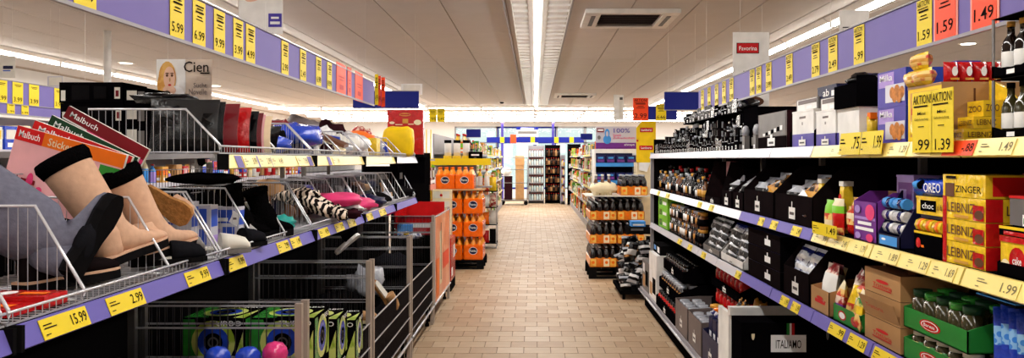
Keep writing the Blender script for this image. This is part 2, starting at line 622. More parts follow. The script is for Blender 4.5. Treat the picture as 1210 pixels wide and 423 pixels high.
fx = make_fixture()
first = True
RL = {0: 'white fluorescent batten along the wall beyond the far left shelves', 1: 'white fluorescent batten in the row above the left price header',
      2: 'white fluorescent batten in the row over the middle of the aisle', 3: 'white fluorescent batten in the row above the right price header'}
fx2 = None
for i, (lx, la, lb) in enumerate(LROWS):
    yy = la + .75
    while yy < lb:
        if first:
            o = fx; first = False
            o.location = (lx, yy, CEIL - .09); ORG[o.name] = Vector(o.location)
            tag(o, RL[i], 'lamp', 'ceiling lamps of row %s' % 'abcd'[i])
            for c in o.children: ORG[c.name] = Vector(o.location)
        else:
            o = dup(fx, (lx - fx.location.x, yy - fx.location.y, 0), RL[i], 'ceiling lamps of row %s' % 'abcd'[i])
        o['category'] = 'lamp'
        if i == 2:
            bl = MB()
            for xx in (-.255, .315): bl.box(lx + xx - .004, lx + xx + .004, yy - .74, yy + .74, CEIL - .028, CEIL - .002, 'reflector')
            for q in range(5): bl.box(lx - .251, lx + .311, yy - .60 + q * .30 - .006, yy - .60 + q * .30 + .006, CEIL - .026, CEIL - .002, 'reflector')
            part(bl, 'louvre', o)
        yy += 1.5
for i, (cy, xa, xb) in enumerate(CROWS):
    xx = xa + .75
    while xx < xb:
        o = dup(fx, (xx - fx.location.x, cy - fx.location.y, 0),
                ['fluorescent batten in the first crosswise row at the back', 'added fluorescent batten in the second crosswise row at the back', 'fluorescent batten in the third crosswise row at the back', 'added fluorescent batten in the fourth crosswise row at the back', 'fluorescent batten in the last crosswise row by the shop windows'][i],
                'crosswise ceiling lamps %s' % 'abcde'[i])
        o.rotation_euler = (0, 0, math.pi / 2)
        xx += 1.5
# side flanges of the lamp channel over the aisle
for sx in (-.30, .36):
    b = MB().box(sx - .008, sx + .008, -2, 21.5, CEIL - .03, CEIL - .001, 'shelf_grey')
    struct(b, 'trim_1' if sx < 0 else 'trim_2')


def cassette(px, py, label):
    Y = (CEIL - EYE) * F / (VY - py); x = XP(px, Y); s = .475
    r = empty('air_conditioner', (x, Y, CEIL - .045), label, 'air conditioner')
    b = MB()
    zb, zt = CEIL - .045, CEIL - .001
    for q in ((-s, s, -s, -s + .09), (-s, s, s - .09, s), (-s, -s + .16, -s + .09, s - .09), (s - .16, s, -s + .09, s - .09)):
        b.box(x + q[0], x + q[1], Y + q[2], Y + q[3], zb, zt, 'white')
    part(b, 'frame', r)
    part(MB().box(x - s + .16, x + s - .16, Y - s + .09, Y + s - .09, zt - .008, zt, 'dark'), 'grille_back', r)
    for k in range(9):
        yy = Y - s + .15 + k * .08
        part(MB().extr([(x - s + .18, yy, zb + .006), (x - s + .18, yy + .05, zb + .02), (x - s + .18, yy + .05, zb + .024), (x - s + .18, yy, zb + .01)], (2 * s - .36, 0, 0), 'taupe'), 'slat', r)
    for q in (-1, 1):
        part(MB().box(x + q * (s - .09) - .022, x + q * (s - .09) + .022, Y - .3, Y + .3, zb - .004, zb, 'mid'), 'air_slot', r)


cassette(742, 20, 'white ceiling air conditioner with grey grille nearest above the aisle')
cassette(679, 112, 'small white ceiling air conditioner farther down the aisle')
r = empty('smoke_detector', (XP(593, 21), 21, CEIL - .05), 'small dark dome on the ceiling left of the lamp row', 'detector')
part(MB().lathe((XP(593, 21), 21, CEIL - .05), [(.03, 0), (.055, .02), (.06, .05)], 'dark', 12), 'dome', r)
part(MB().lathe((XP(593, 21), 21, CEIL - .012), [(.075, 0), (.075, .012)], 'white', 12), 'base', r)
# recessed spots
for px, py, lb in ((1144, 51, 'round recessed spot lamp in the ceiling below the right header'), (149, 74, 'round spot lamp glowing beside the thin white column'), (255, 101, 'round spot lamp glowing on the ceiling right of the blonde woman poster')):
    Y = (CEIL - EYE) * F / (VY - py); x = XP(px, Y)
    r = empty('spot_lamp', (x, Y, CEIL - .012), lb, 'lamp')
    part(MB().lathe((x, Y, CEIL - .010), [(.11, 0), (.12, .004), (.12, .010)], 'white', 16), 'rim', r)
    part(MB().lathe((x, Y, CEIL - .014), [(.085, 0), (.09, .004)], 'spot_glow', 16), 'lens', r)
b = MB().tube([(XP(127, 9.4), 9.4, 0), (XP(127, 9.4), 9.4, CEIL)], .042, 'white', 12)
struct(b, 'trim_3')

# ================================================================ right-hand shelving
XS, XB_, XBK = 1.25, 1.12, 1.74          # shelf front, base front, back panel
T, M_, L_, B_ = 1.605, 1.235, 0.875, 0.20
R_SEC = [1.06, 2.31, 3.56, 4.81, 6.06, 7.31, 8.56]
rails = {}
ORD = ['nearest', 'second', 'third', 'fourth', 'fifth', 'sixth']


def rail_prof(x, z, side=-1, h=.048):
    """tilted price rail in front of a shelf"""
    return [(x, 0, z), (x + side * .012, 0, z), (x + side * .030, 0, z - h), (x + side * .024, 0, z - h - .004), (x, 0, z - .012)]


for i in range(6):
    ya, yb = R_SEC[i] + .002, R_SEC[i + 1] - .002
    r = empty('shelf_unit', (XBK, (ya + yb) / 2, 0), '%s dark metal shelf unit from the front along the right side' % ORD[i], 'shelf unit', 'right shelf units')
    part(MB().box(XBK, XBK + .02, ya, yb, .05, 1.76, 'shelf_dark'), 'back_panel', r)
    part(MB().box(XBK - .03, XBK, ya, ya + .03, 0, 1.76, 'shelf_grey'), 'upright', r)
    b = MB().box(XB_, XBK, ya, yb, B_ - .05, B_, 'shelf_grey')
    b.box(XB_ + .05, XBK, ya, yb, 0.0, B_ - .05, 'shelf_dark')
    part(b, 'base_deck', r)
    b = MB().tube([(XB_ - .012, ya, B_ - .03), (XB_ - .012, yb, B_ - .03)], .011, 'chrome', 6)
    part(b, 'bumper_rail', r)
    for z, nm in ((T, 'T'), (M_, 'M'), (L_, 'L')):
        part(MB().box(XS, XBK, ya, yb, z - .022, z, 'shelf_dark'), 'shelf', r)
        for h in range(2):
            a0 = ya + h * .625 + .004; a1 = min(yb, a0 + .614)
            far = i >= 3
            mm = 'rail_white' if (nm == 'T' and i >= 2) or far else ('lavender_deep' if nm != 'T' else 'tag_pale')
            if nm == 'M' and i < 2: mm = 'tag_pale'
            b = MB().extr([(p[0], a0, p[2]) for p in rail_prof(XS - .001, z + .002)], (0, a1 - a0, 0), mm)
            rails[(i, nm, h)] = (part(b, 'price_rail', r), a0, a1, z)


def rail_frame(x, z, side=-1, h=.048):
    """lower corner offset and frame of the tilted rail face"""
    u = Vector((side * (.012 - .030), 0, h)).normalized()
    return u


def rail_tag(key, y_far, w, price, bg='tag_pale', ink='ink'):
    rl, a0, a1, z = rails[key]
    u = rail_frame(XS, z)
    o = Vector((XS - .001 - .0305, y_far, z + .002 - .047))
    b = MB()
    price_plate(b, o, (-Y_, u), w, .046, price, bg, upright=False, ink=ink)
    part(b, 'price_tag', rl)


def find_rail(nm, y):
    for (i, n, h), v in rails.items():
        if n == nm and v[1] - .004 <= y <= v[2] + .004:
            return (i, n, h)


def tagR(nm, px, w, price, bg='tag_yellow'):
    y = YR(px, XS + -.03)
    k = find_rail(nm, y - w / 2)
    if k: rail_tag(k, min(y, rails[k][2]), w, price, bg, 'ink' if bg != 'tag_pale' else 'ink_soft')


for px, w, p, bg in ((980, .13, '.79', 'tag_pale'), (1012, .12, '1.99', 'tag_pale'), (1048, .14, '1.29', 'tag_pale'), (1080, .11, '-.99', 'tag_pale'), (1113, .17, '-.88', 'tag_orange'), (1155, .16, '1.49', 'tag_pale')):
    tagR('T', px, w, p, bg)
for px, w, p, bg in ((962, .14, '.99', 'tag_pale'), (985, .13, '2.49', 'tag_pale'), (1008, .10, '1.79', 'tag_pale'), (1034, .17, '1.89', 'tag_pale'), (1070, .14, '1.29', 'tag_pale'), (1150, .20, '1.99', 'tag_pale'), (1100, .13, '1.69', 'tag_pale'),
                     (895, .10, '3.99', 'tag_yellow'), (908, .11, '2.99', 'tag_yellow'), (934, .13, '2.49', 'tag_yellow'), (822, .14, '4.99', 'tag_yellow'), (837, .14, '5.99', 'tag_yellow'), (786, .2, '3.49', 'tag_yellow'), (776, .16, '3.99', 'tag_yellow')):
    tagR('M', px, w, p, bg)
for px, w, p, bg in ((800, .18, '2.99', 'tag_yellow'), (812, .16, '1.99', 'tag_yellow'), (828, .14, '3.99', 'tag_yellow'), (868, .12, '2.49', 'tag_yellow'), (921, .12, '1.99', 'tag_yellow'), (934, .11, '2.99', 'tag_yellow'),
                     (978, .16, '.99', 'tag_yellow'), (1001, .16, '1.29', 'tag_yellow'), (1030, .2, '1.49', 'tag_yellow')):
    tagR('L', px, w, p, bg)


# ---- header boards with price cards
def header(side, X, y0, y1, z0, z1, label, name='header_board', m='lavender'):
    r = empty(name, (side * X, (y0 + y1) / 2, z0), label, 'sign board')
    part(MB().box(min(side * X, side * (X + .012)), max(side * X, side * (X + .012)), y0, y1, z0, z1, m), 'board', r)
    b = MB().box(side * X - .006, side * X + .006, y0, y1, z0 - .012, z0, 'shelf_grey')
    b.box(side * X - .006, side * X + .006, y0, y1, z1, z1 + .006, 'shelf_grey')
    part(b, 'edge_strip', r)
    b = MB()
    for yy in (y0 + .3, (y0 + y1) / 2, y1 - .3):
        b.tube([(side * (X + .006), yy, z1), (side * (X + .006), yy, CEIL)], .0009, 'white', 3)
    part(b, 'hanger', r)
    return r


HR = header(1, 1.45, 0.8, 7.12, 1.975, 2.15, 'long lavender price header board hanging above the right shelves')
for px, price, bg in ((1182, '1.49', 'O'), (1133, '1.59', 'O'), (1102, '1.59', 'Y'), (1022, '-.99', 'Y'), (990, '2.49', 'Y'), (969, '2.79', 'Y'), (937, '2.49', 'Y'), (912, '3.99', 'Y'),
                      (900, '1.99', 'Y'), (892, '1.49', 'Y'), (867, '2.99', 'Y'), (858, '1.79', 'Y'), (849, '4.99', 'Y'), (840, '3.99', 'Y'), (832, '2.99', 'Y')):
    y = YR(px, 1.45)
    b = MB()
    if bg == 'O':
        wd = .165
        price_plate(b, (1.448, y + wd, 1.965), FR, wd, .21, '', 'tag_pink', lines=False) if False else None
        b.extr([(1.448, y + wd, 1.962), (1.448, y, 1.962), (1.448, y, 2.18), (1.448, y + wd, 2.18)], (-.002, 0, 0), 'tag_pink')
        price_plate(b, (1.446, y + wd - .012, 1.974), FR, wd - .024, .20, price, 'tag_orange', promo=True)
    else:
        price_plate(b, (1.448, y + .115, 1.973), FR, .115, .172, price, 'tag_yellow', promo=True)
    part(b, 'price_card', HR)

HL = header(-1, 1.30, 1.3, 6.5, 1.99, 2.165, 'long lavender price header board hanging above the left wire baskets')
for px, price, bg in ((86, '8.99', 'Y'), (200, '5.99', 'Y'), (227, '6.99', 'Y'), (252, '9.99', 'Y'), (275, '3.99', 'Y'), (290, '4.99', 'Y'), (332, '2.99', 'Y'), (354, '2.49', 'Y'), (373, '6.99', 'Y'), (386, '8.99', 'Y'),
                      (397, '', 'O'), (410, '', 'O'), (419, '', 'O')):
    y = YL(px, 1.30)
    b = MB()
    if bg == 'O':
        wd = .26 if px != 410 else .12
        b.extr([(-1.298, y, 1.975), (-1.298, y + wd, 1.975), (-1.298, y + wd, 2.19), (-1.298, y, 2.19)], (.002, 0, 0), 'tag_orange')
        put(b, (-1.296, y, 1.975), FL, wd, .2, [(.2, .6, .8, .64, 'print_red'), (.3, .2, .7, .36, 'print_red'), (.25, .5, .75, .53, 'print_red')])
    else:
        price_plate(b, (-1.298, y, 1.988), FL, .115, .172, price, 'tag_yellow')
    part(b, 'price_card', HL)
# cards turned to the camera at the end of the left header
for k, (px0, px1, bg) in enumerate(((443, 447, 'tag_yellow'), (446.5, 450, 'tag_orange'), (450.5, 455, 'tag_orange'))):
    Y = 6.3 + .12 * k
    b = MB()
    price_plate(b, (XP(px0, Y), Y, 1.975), FC, XP(px1, Y) - XP(px0, Y), .24, '4.99', bg)
    part(b, 'price_card', HL)


def end_board(x0, x1, y, z0, z1, label, tags=()):
    r = empty('blue_board', ((x0 + x1) / 2, y, z0), label, 'sign board')
    b = MB().box(x0, x1, y, y + .012, z0, z1, 'board_blue')
    part(b, 'board', r)
    b = MB().box(x0, x1, y - .003, y + .015, z0 - .008, z0, 'shelf_grey')
    b.box(x0, x1, y - .003, y + .015, z1, z1 + .008, 'shelf_grey')
    part(b, 'edge_strip', r)
    b = MB()
    for xx in (x0 + .04, x1 - .04): b.tube([(xx, y + .006, z1), (xx, y + .006, CEIL)], .001, 'white', 3)
    part(b, 'hanger', r)
    for fx_, w_, price, bg, hh in tags:
        b = MB()
        price_plate(b, (x0 + fx_ * (x1 - x0), y - .002, z0 - .02), FC, w_, hh, price, bg, promo=True)
        part(b, 'price_card', r)
    return r


end_board(XP(785, 8.3), XP(826, 8.3), 8.3, ZP(129.5, 8.3), ZP(109, 8.3), 'plain dark blue board at the far end of the right header')
end_board(XP(417, 8.3), XP(495, 8.3), 8.3, ZP(127.5, 8.3), ZP(108, 8.3), 'plain dark blue board at the far end of the left header')
end_board(XP(748, 10.6), XP(800, 10.6), 10.6, ZP(141, 10.6), ZP(126, 10.6), 'dark blue board with red and yellow price cards right of the pallet', ((0, .20, '2.99', 'tag_orange', .30), (.52, .135, '6.66', 'tag_yellow', .22)))
b = MB()
r = empty('price_sign', (XP(516, 12), 12, ZP(145, 12)), 'yellow double price sign hanging beside the red carton', 'sign')
for k, px in enumerate((507, 516.5)):
    b = MB(); price_plate(b, (XP(px, 12), 12, ZP(144, 12)), FC, .115, .2, ('.95', '2.49')[k], 'tag_yellow', promo=True); part(b, 'price_card', r)
part(MB().tube([(XP(516, 12), 12.01, ZP(130, 12)), (XP(516, 12), 12.01, CEIL)], .003, 'wire'), 'hanger', r)

# ---- hanging posters
def poster(px0, px1, py0, py1, Y, label, m, deco, name='hanging_poster'):
    x0, x1, z0, z1 = XP(px0, Y), XP(px1, Y), ZP(py1, Y), ZP(py0, Y)
    r = empty(name, ((x0 + x1) / 2, Y, z0), label, 'poster')
    b = MB().box(x0, x1, Y, Y + .004, z0, z1, m)
    for d in deco:
        if callable(d): d(b, x0, x1, z0, z1)
        else: put(b, (x0, Y, z0), FC, x1 - x0, z1 - z0, [d], .0012 * (1 + deco.index(d)))
    part(b, 'sheet', r)
    b = MB()
    for xx in (x0 + .2 * (x1 - x0), x1 - .2 * (x1 - x0)): b.tube([(xx, Y + .002, z1), (xx, Y + .002, CEIL)], .0007, 'white', 3)
    part(b, 'string', r)


poster(866, 909, 38, 128, 6.1, 'white hanging poster with red logo and the word Favorina', 'white',
       [(.10, .72, .72, .86, 'dark'), (.12, .728, .70, .852, 'print_red'), (.17, .76, .66, .815, 'print_white', 'Favorina'), (.28, .45, .62, .49, 'ink', 'EDLE'), (.08, .38, .82, .42, 'ink', 'VERFÜHRUNG'), (.18, .02, .85, .16, 'brown', 'O')])


def woman(b, x0, x1, z0, z1):
    Y = 3.98; w_ = x1 - x0; h = z1 - z0
    def e(cx, cz, rx, rz, m, k):
        k = k + 1
        b.disc((x0 + cx * w_, Y - .0012 * k, z0 + cz * h), X_, Z_, rx * w_, m, 18, rz * h / (rx * w_))
    e(.20, .55, .16, .40, 'hair_blond', 2)
    e(.12, .40, .10, .30, 'hair_blond', 2.5)
    e(.24, .56, .105, .27, 'skin', 3)
    e(.36, .18, .16, .20, 'print_white', 3)
    e(.24, .28, .12, .12, 'skin', 4); e(.20, .14, .08, .14, 'skin', 4)
    e(.20, .62, .022, .03, 'brown', 4); e(.29, .62, .022, .03, 'brown', 4)
    e(.25, .40, .03, .022, 'print_red', 5)
    e(.25, .52, .014, .05, 'tan', 4)
    e(.20, .67, .032, .014, 'brown', 4); e(.29, .67, .032, .014, 'brown', 4)


poster(185, 250, 70, 121, 3.98, 'beige poster of a blonde woman with the word Cien', 'poster_beige',
       [(0, 0, .53, 1, 'white'), woman, (.50, .70, .95, .95, 'ink', 'Cien'), (.80, .66, .97, .69, 'ink'), (.68, .34, .92, .45, 'taupe', 'Sucht'), (.60, .18, .92, .31, 'taupe', 'Novelle')])


def hand_print(b, x0, x1, z0, z1):
    Y = 4.6
    b.disc((x0 + .3 * (x1 - x0), Y - .0012, z0 + .80 * (z1 - z0)), X_, Z_, .10, 'skin', 18, 1.1)
    b.disc((x0 + .45 * (x1 - x0), Y - .002, z0 + .62 * (z1 - z0)), (X_ + Z_ * .6).normalized(), (Z_ - X_ * .6).normalized(), .09, 'skin', 18, .45)


poster(282, 334, -40, 40, 4.6, 'white poster with hand picture and purple logo above left header', 'white',
       [hand_print, (.68, .10, .98, .30, 'violet'), (.72, .14, .94, .18, 'print_white'), (.74, .22, .92, .25, 'print_white')])
poster(725, 737, 112, 142, 15.0, 'narrow white sign hanging above the mattress pad display', 'white', [(.55, .1, .9, .9, 'paper'), (.6, .8, .9, .9, 'mid')])
poster(474, 499, 99, 112, 8.9, 'blank pale sheet hanging behind the left blue board', 'white', [(.1, .1, .9, .9, 'paper')])
poster(992, 1027, 12, 42, 5.2, 'white sheet with dark line hanging behind the right header', 'white', [(.1, .2, .8, .24, 'ink'), (.1, .3, .7, .34, 'ink')])
poster(0, 18, 66, 92, 7.4, 'small pale sheet with blue lettering above far left header', 'paper', [(.2, .4, .85, .55, 'navy'), (.2, .3, .7, .35, 'print_blue')])
poster(56, 74, 90, 103, 8.0, 'pale blue sheet above the far left header', 'rail_white', [(.1, .15, .95, .9, 'paper')])

# ================================================================ goods on the right: top shelf
E = .0005
# bottles in black trays, two stacked
def small_bottle(b, x, y, z, h, r, glass, label, cap, n=8):
    b.lathe((x, y, z), [(r * .9, 0), (r, h * .02), (r, h * .16), (r * 1.01, h * .165), (r * 1.01, h * .44), (r, h * .445), (r, h * .55), (r * .8, h * .66), (r * .42, h * .75), (r * .40, h * .9), (r * .46, h * .9), (r * .46, h)], glass, n,
            [glass, glass, glass, label, label, glass, glass, glass, glass, cap, cap])


for lvl, z0 in enumerate((T, T + .168)):
    lab = ('lower', 'upper')[lvl]
    r = empty('bottle_tray', (1.36, 2.15, z0), '%s black tray of oil bottles at the right edge of top shelf' % lab, 'tray', 'black oil bottle trays')
    x0, x1, y0, y1, h = 1.27, 1.46, 2.055, 2.235, .164
    part(MB().box(x0, x1, y0, y1, z0 + E, z0 + .004, 'black'), 'base', r)
    b = MB()
    b.extr([(x0, y1, z0), (x0, y0, z0), (x0, y0, z0 + .035), (x0, y0 + .05, z0 + .024), (x0, y1 - .05, z0 + .024), (x0, y1, z0 + .035)], (.003, 0, 0), 'black')
    put(b, (x0, y1, z0), FR, y1 - y0, .03, [(.4, .2, .6, .6, 'print_white')])
    part(b, 'front_panel', r)
    b = MB().extr([(x0, y0, z0), (x1, y0, z0), (x1, y0, z0 + .04), (x0, y0, z0 + .035)], (0, .003, 0), 'black')
    put(b, (x0, y0, z0), FC, .19, .04, [(.35, .25, .65, .65, 'print_white'), (0, .05, 1, .1, 'paper')])
    part(b, 'near_panel', r)
    for xx in (x0, x1 - .004):
        part(MB().box(xx, xx + .004, y1 - .01, y1, z0, z0 + h, 'grey'), 'corner_post', r)
    part(MB().box(x1 - .003, x1, y0, y1, z0, z0 + h, 'black'), 'back_panel', r)
    part(MB().box(x0, x1, y0, y1, z0 + h - .002, z0 + h, 'dark'), 'top_sheet', r)
    for i in range(3):
        for j in range(3):
            b = MB(); small_bottle(b, x0 + .036 + i * .058, y0 + .034 + j * .058, z0 + .004, .15, .024, 'glass_dark' if lvl else 'glass_olive', 'white' if (i + j) % 3 else 'paper', 'gold' if lvl else 'dark')
            tag(b.build('oil_bottle'), 'small oil bottle standing in the %s black tray at the right edge' % lab, 'bottle', 'oil bottles %s' % lab)

# biscuit display: yellow front, brown near side, packs in front and on top
carton('biscuit_carton', 'yellow biscuit carton with brown near side behind promotion cards', 'carton', 1.27, 1.60, 2.51, 2.735, T, 1.79, 'yellow', near='card', top='card',
       a=[(.08, .1, .92, .9, 'gold'), (.12, .5, .85, .62, 'print_red'), (.1, .15, .9, .4, 'shine_yellow')], c=[(.02, .02, .98, .98, 'card'), (.30, .05, .32, .9, 'brown')])
b = MB().extr([(1.415, 2.30, T), (1.415, 2.505, T), (1.415, 2.505, T + .19), (1.415, 2.42, T + .16), (1.415, 2.30, T + .07)], (.012, 0, 0), 'shine_yellow')
tag(b.build('display_wing'), 'yellow cardboard wing standing beside the brown carton', 'display')
for k, (x0, x1, z0, z1, tx) in enumerate(((1.285, 1.412, T, T + .036, 'LEIBNIZ'), (1.315, 1.412, T + .037, T + .073, 'LEIBNIZ'), (1.345, 1.412, T + .074, T + .122, 'ZOO'))):
    carton('biscuit_box', ['lowest yellow biscuit box of the stepped pile before brown carton', 'middle yellow biscuit box of the stepped pile before brown carton', 'topmost yellow biscuit box of the stepped pile before brown carton'][k], 'box',
           x0, x1, 2.41, 2.50, z0, z1, 'shine_yellow', 'yellow biscuit boxes', c=[(.1, .3, .7, .75, 'brown', tx)], a=[(.1, .3, .9, .7, 'brown', tx)], lid=False)
for k in range(4):
    b = MB(); x0 = 1.30 + k * .046
    b.pouch((x0, 2.56, 1.7915), X_, Z_, .046, .068, .05, 'shine_red', k, .1)
    put(b, (x0, 2.533, 1.7915), FC, .046, .068, [(.3, .3, .7, .75, 'print_white', 'O'), (.2, .12, .8, .22, 'shine_gold')])
    tag(b.build('wafer_bag'), 'red wafer bag in the row on top of the brown carton', 'bag', 'red wafer bags')
for k, (x0, y0, z0) in enumerate(((1.272, 2.62, 1.7915), (1.275, 2.69, 1.7915), (1.278, 2.655, 1.846))):
    b = MB(); b.pouch((x0, y0 - .045 + .1, z0), -Y_, Z_, .10, .055, .06, 'patchwork', k + 9, .15, mats=['shine_yellow', 'patchwork', 'shine_gold', 'patchwork', 'shine_yellow'])
    tag(b.build('biscuit_bag'), ['crinkled yellow biscuit bag on the yellow carton, nearest', 'crinkled yellow biscuit bag on the yellow carton, at its far end', 'crinkled yellow biscuit bag lying across the other two'][k], 'bag', 'crinkled yellow bags')
for k, (pa, price) in enumerate(((1127, '1.39'), (1102, '.99'))):
    y = YR(pa, 1.213)
    r = empty('promotion_card', (1.213, y, T - .035), ('yellow promotion card priced 1.39 clipped before the brown carton', 'yellow promotion card priced .99 beside the violet cookie boxes')[k], 'price card', 'large promotion cards')
    b = MB()
    o = Vector((1.213, y + .128, T - .035)); fr = (-Y_, Vector((-.0, 0, 1)))
    b.extr([o, o - Y_ * .128, o - Y_ * .128 + Z_ * .19, o + Z_ * .19], (-.0018, 0, 0), 'tag_yellow')
    put(b, o - X_ * .0018, fr, .128, .19, [(.18, .04, .88, .22, 'ink', price), (.06, .80, .96, .95, 'ink', 'AKTION!'), (.10, .75, .8, .775, 'ink'), (.3, .62, .7, .67, 'ink', 'Mini'), (.15, .52, .85, .57, 'ink', 'Gebäckmischung'), (.35, .42, .65, .435, 'ink')], .0008)
    part(b, 'card', r)
    part(MB().box(1.214, 1.224, y + .045, y + .085, T - .035, T - .015, 'film'), 'clip', r)
# violet cookie boxes
for k, z0 in enumerate((T, T + .131)):
    z1 = z0 + .13
    b = MB().box(1.27, 1.42, 2.75, 2.975, z0, z1, 'violet', near='blue')
    put(b, (1.27, 2.975, z0), FR, .225, .13, [(0, 0, 1, 1, 'violet'), (.05, .55, .6, .95, 'lilac'), (.30, .12, .98, .60, 'rail_white')])
    for cx, cy in ((.55, .38), (.72, .42), (.88, .36), (.64, .26), (.80, .24)):
        b.disc((1.2672 - .0006 * (cx * 7 % 3), 2.975 - cx * .225, z0 + cy * .13), -Y_, Z_, .021, 'cookie', 12)
    put(b, (1.27, 2.975, z0), FR, .225, .13, [(.1, .72, .55, .9, 'print_white', 'Milka')], .003)
    tag(b.build('cookie_box'), ('lower violet cookie box left of the promotion cards', 'upper violet cookie box left of the promotion cards')[k], 'box', 'violet cookie boxes')
carton('pink_box', 'pale pink box with red side behind the violet cookie boxes', 'box', 1.44, 1.60, 2.80, 3.03, T, T + .26, 'rose', near='darkred')
carton('violet_box', 'blue violet box standing upright behind the crinkled yellow bags', 'box', 1.44, 1.52, 2.745, 2.795, T, T + .28, 'violet')
# italian gift boxes
carton('white_box', 'white cardboard box under the black ITALIAMO box', 'box', 1.275, 1.52, 3.16, 3.385, T, 1.757, 'white', c=[(.1, .1, .3, .2, 'paper')])
b = MB().box(1.26, 1.52, 3.15, 3.385, 1.758, 1.852, 'black')
put(b, (1.26, 3.15, 1.758), FC, .26, .094, [(.44, .26, .94, .60, 'paper'), (.48, .33, .90, .52, 'ink', 'ITALIAMO'), (.66, .60, .69, .75, 'green'), (.69, .60, .71, .75, 'print_white'), (.71, .60, .74, .75, 'print_red')])
for q in ((1.26, 1.36, .03), (1.40, 1.52, .05)):
    b.extr([(q[0], 3.15, 1.852), (q[1], 3.15, 1.852), (q[1] - .02, 3.17, 1.852 + q[2]), (q[0] + .01, 3.17, 1.852 + q[2])], (0, .003, 0), 'black')
b.blob((1.34, 3.26, 1.87), .07, .06, .03, 'shine_black', 3, .5)
tag(b.build('gift_box'), 'black gift box with ITALIAMO label and open flaps', 'box')
b = MB(); b.pouch((1.283, 3.11, T), X_, Z_, .045, .11, .03, 'shine_yellow', 2); b.box(1.292, 1.318, 3.095, 3.125, T + .1, T + .125, 'orange')
tag(b.build('yellow_bag'), 'slim yellow bag standing before the white box', 'bag')
carton('navy_box', 'small navy box with brown front before the white box', 'box', 1.345, 1.43, 3.02, 3.12, T, T + .085, 'navy', c=[(.05, .2, .6, .95, 'brown'), (.65, .2, .95, .5, 'print_white')])
carton('green_box', 'small green and white box at the edge near yellow tickets', 'box', 1.262, 1.30, 3.26, 3.32, T, T + .05, 'darkgreen', a=[(.1, .4, .9, .9, 'paper')], c=[(.1, .5, .8, .9, 'teal')]) if False else None
for k, (pa, pb) in enumerate(((990, 1014), (1015, 1040))):
    y1_, y0_ = YR(pa, 1.208), YR(pb, 1.208)
    b = MB()
    price_plate(b, (1.212, y1_, T - .038), (-Y_, Vector((.12, 0, 1)).normalized()), y1_ - y0_, .085, ('.75', '1.99')[k], 'tag_yellow', upright=False)
    b.extr([(1.21, y1_, T - .041), (1.21, y0_, T - .041), (1.205, y0_, T - .005), (1.205, y1_, T - .005)], (-.0012, 0, 0), 'film')
    tag(b.build('price_card'), ('yellow price card marked .75 in a clear clip under the yellow bag', 'yellow price card marked 1.99 in a clear clip under the navy box')[k], 'price card', 'clipped yellow cards')


def rtray(px0, px1, z0, pyt, label, m, front, X=1.27, depth=.30, inner=None, group='display trays on the right shelves', name='display_tray', **kw):
    yn, yf = YR(px1, X) + .003, YR(px0, X) - .003
    return tray(name, label, 'tray', X, X + depth, yn, yf, z0, ZP(pyt, yn), m, front, group, inner, **kw), yn, yf


# white cartons in violet trays
for k, (pa, pb) in enumerate(((936, 962), (964, 988))):
    lab = ('left', 'right')[k]
    rtray(pa, pb, T, 157, 'violet paper tray under the %s white carton of the pair' % lab, 'violet', 1.0, X=1.262, depth=.24)
    yn, yf = YR(pb, 1.27) + .006, YR(pa, 1.27) - .006
    carton('white_carton', '%s tall white carton of the pair in violet trays' % lab, 'carton', 1.27, 1.49, yn, yf, T + .0045, ZP(128.5, yn), 'white', 'white cartons',
           a=[(.35, .78, .65, .84, 'taupe'), (.48, .6, .52, .68, 'taupe')])
    zt = ZP(128.5, yn) + .0025
    b = MB().box(1.29, 1.46, yn, yf, zt, zt + .055, 'grey')
    put(b, (1.29, yf, zt), FR, yf - yn, .055, [(.05, .05, .95, .95, 'white'), (.1, .55, .95, .9, 'taupe'), (.5, .1, .75, .4, 'print_white')])
    tag(b.build('lid_box'), '%s grey and white box lying on the tall white cartons' % lab, 'box', 'grey boxes on cartons')
for k, (pa, pb, zt) in enumerate(((966, 989, 1.815),)):
    yn, yf = YR(pb, 1.30) + .003, YR(pa, 1.30) - .003
    carton('navy_carton', 'navy carton with white emblem topping the right white carton', 'carton', 1.30, 1.47, yn, yf, zt, zt + .06, 'navy', a=[(.3, .25, .62, .8, 'print_white', 'ab'), (.75, .2, .95, .6, 'print_white')])
# black dividers
for k, pa in enumerate((934.5, 963)):
    y = YR(pa, 1.265)
    b = MB().extr([(1.262, y - .003, T), (1.42, y - .003, T), (1.42, y - .003, T + .11), (1.30, y - .003, T + .11), (1.262, y - .003, T + .075)], (0, .006, 0), 'black')
    tag(b.build('divider'), ('black divider left of the paired white cartons', 'black divider between the paired white cartons')[k], 'divider', 'black dividers')
# taupe gift box with silver band
yn, yf = YR(930, 1.27) + .003, YR(896, 1.27) - .003
zt = ZP(130, yn)
b = MB().box(1.27, 1.50, yn, yf, T, zt, 'taupe', near='maroon')
put(b, (1.27, yf, T), FR, yf - yn, zt - T, [(0, 0, 1, .34, 'umber'), (.06, .36, .97, .98, 'grey'), (.36, .08, .62, .30, 'print_white'), (.46, .30, .54, .40, 'print_white'), (.42, .14, .58, .2, 'mid')])
for k in range(7):
    a = .2 + k * .1
    put(b, (1.27, yf, T), FR, yf - yn, zt - T, [(a, .36 + k * .022, a + .08, .44 + k * .03, 'black' if k % 2 else 'print_white')], .004)
tag(b.build('gift_carton'), 'tall taupe gift carton with hanging white label and silver print', 'carton')
carton('maroon_carton', 'dark maroon carton just right of the taupe gift carton', 'carton', 1.30, 1.55, YR(933, 1.27) + .012, yn - .004, T, zt + .01, 'maroon') if False else None
carton('black_carton', 'large black carton behind and left of the taupe gift carton', 'carton', 1.30, 1.6, YR(894, 1.29) + .02, YR(877, 1.29), T, ZP(126, 4.7), 'black', a=[(.6, .1, .95, .3, 'grey')])
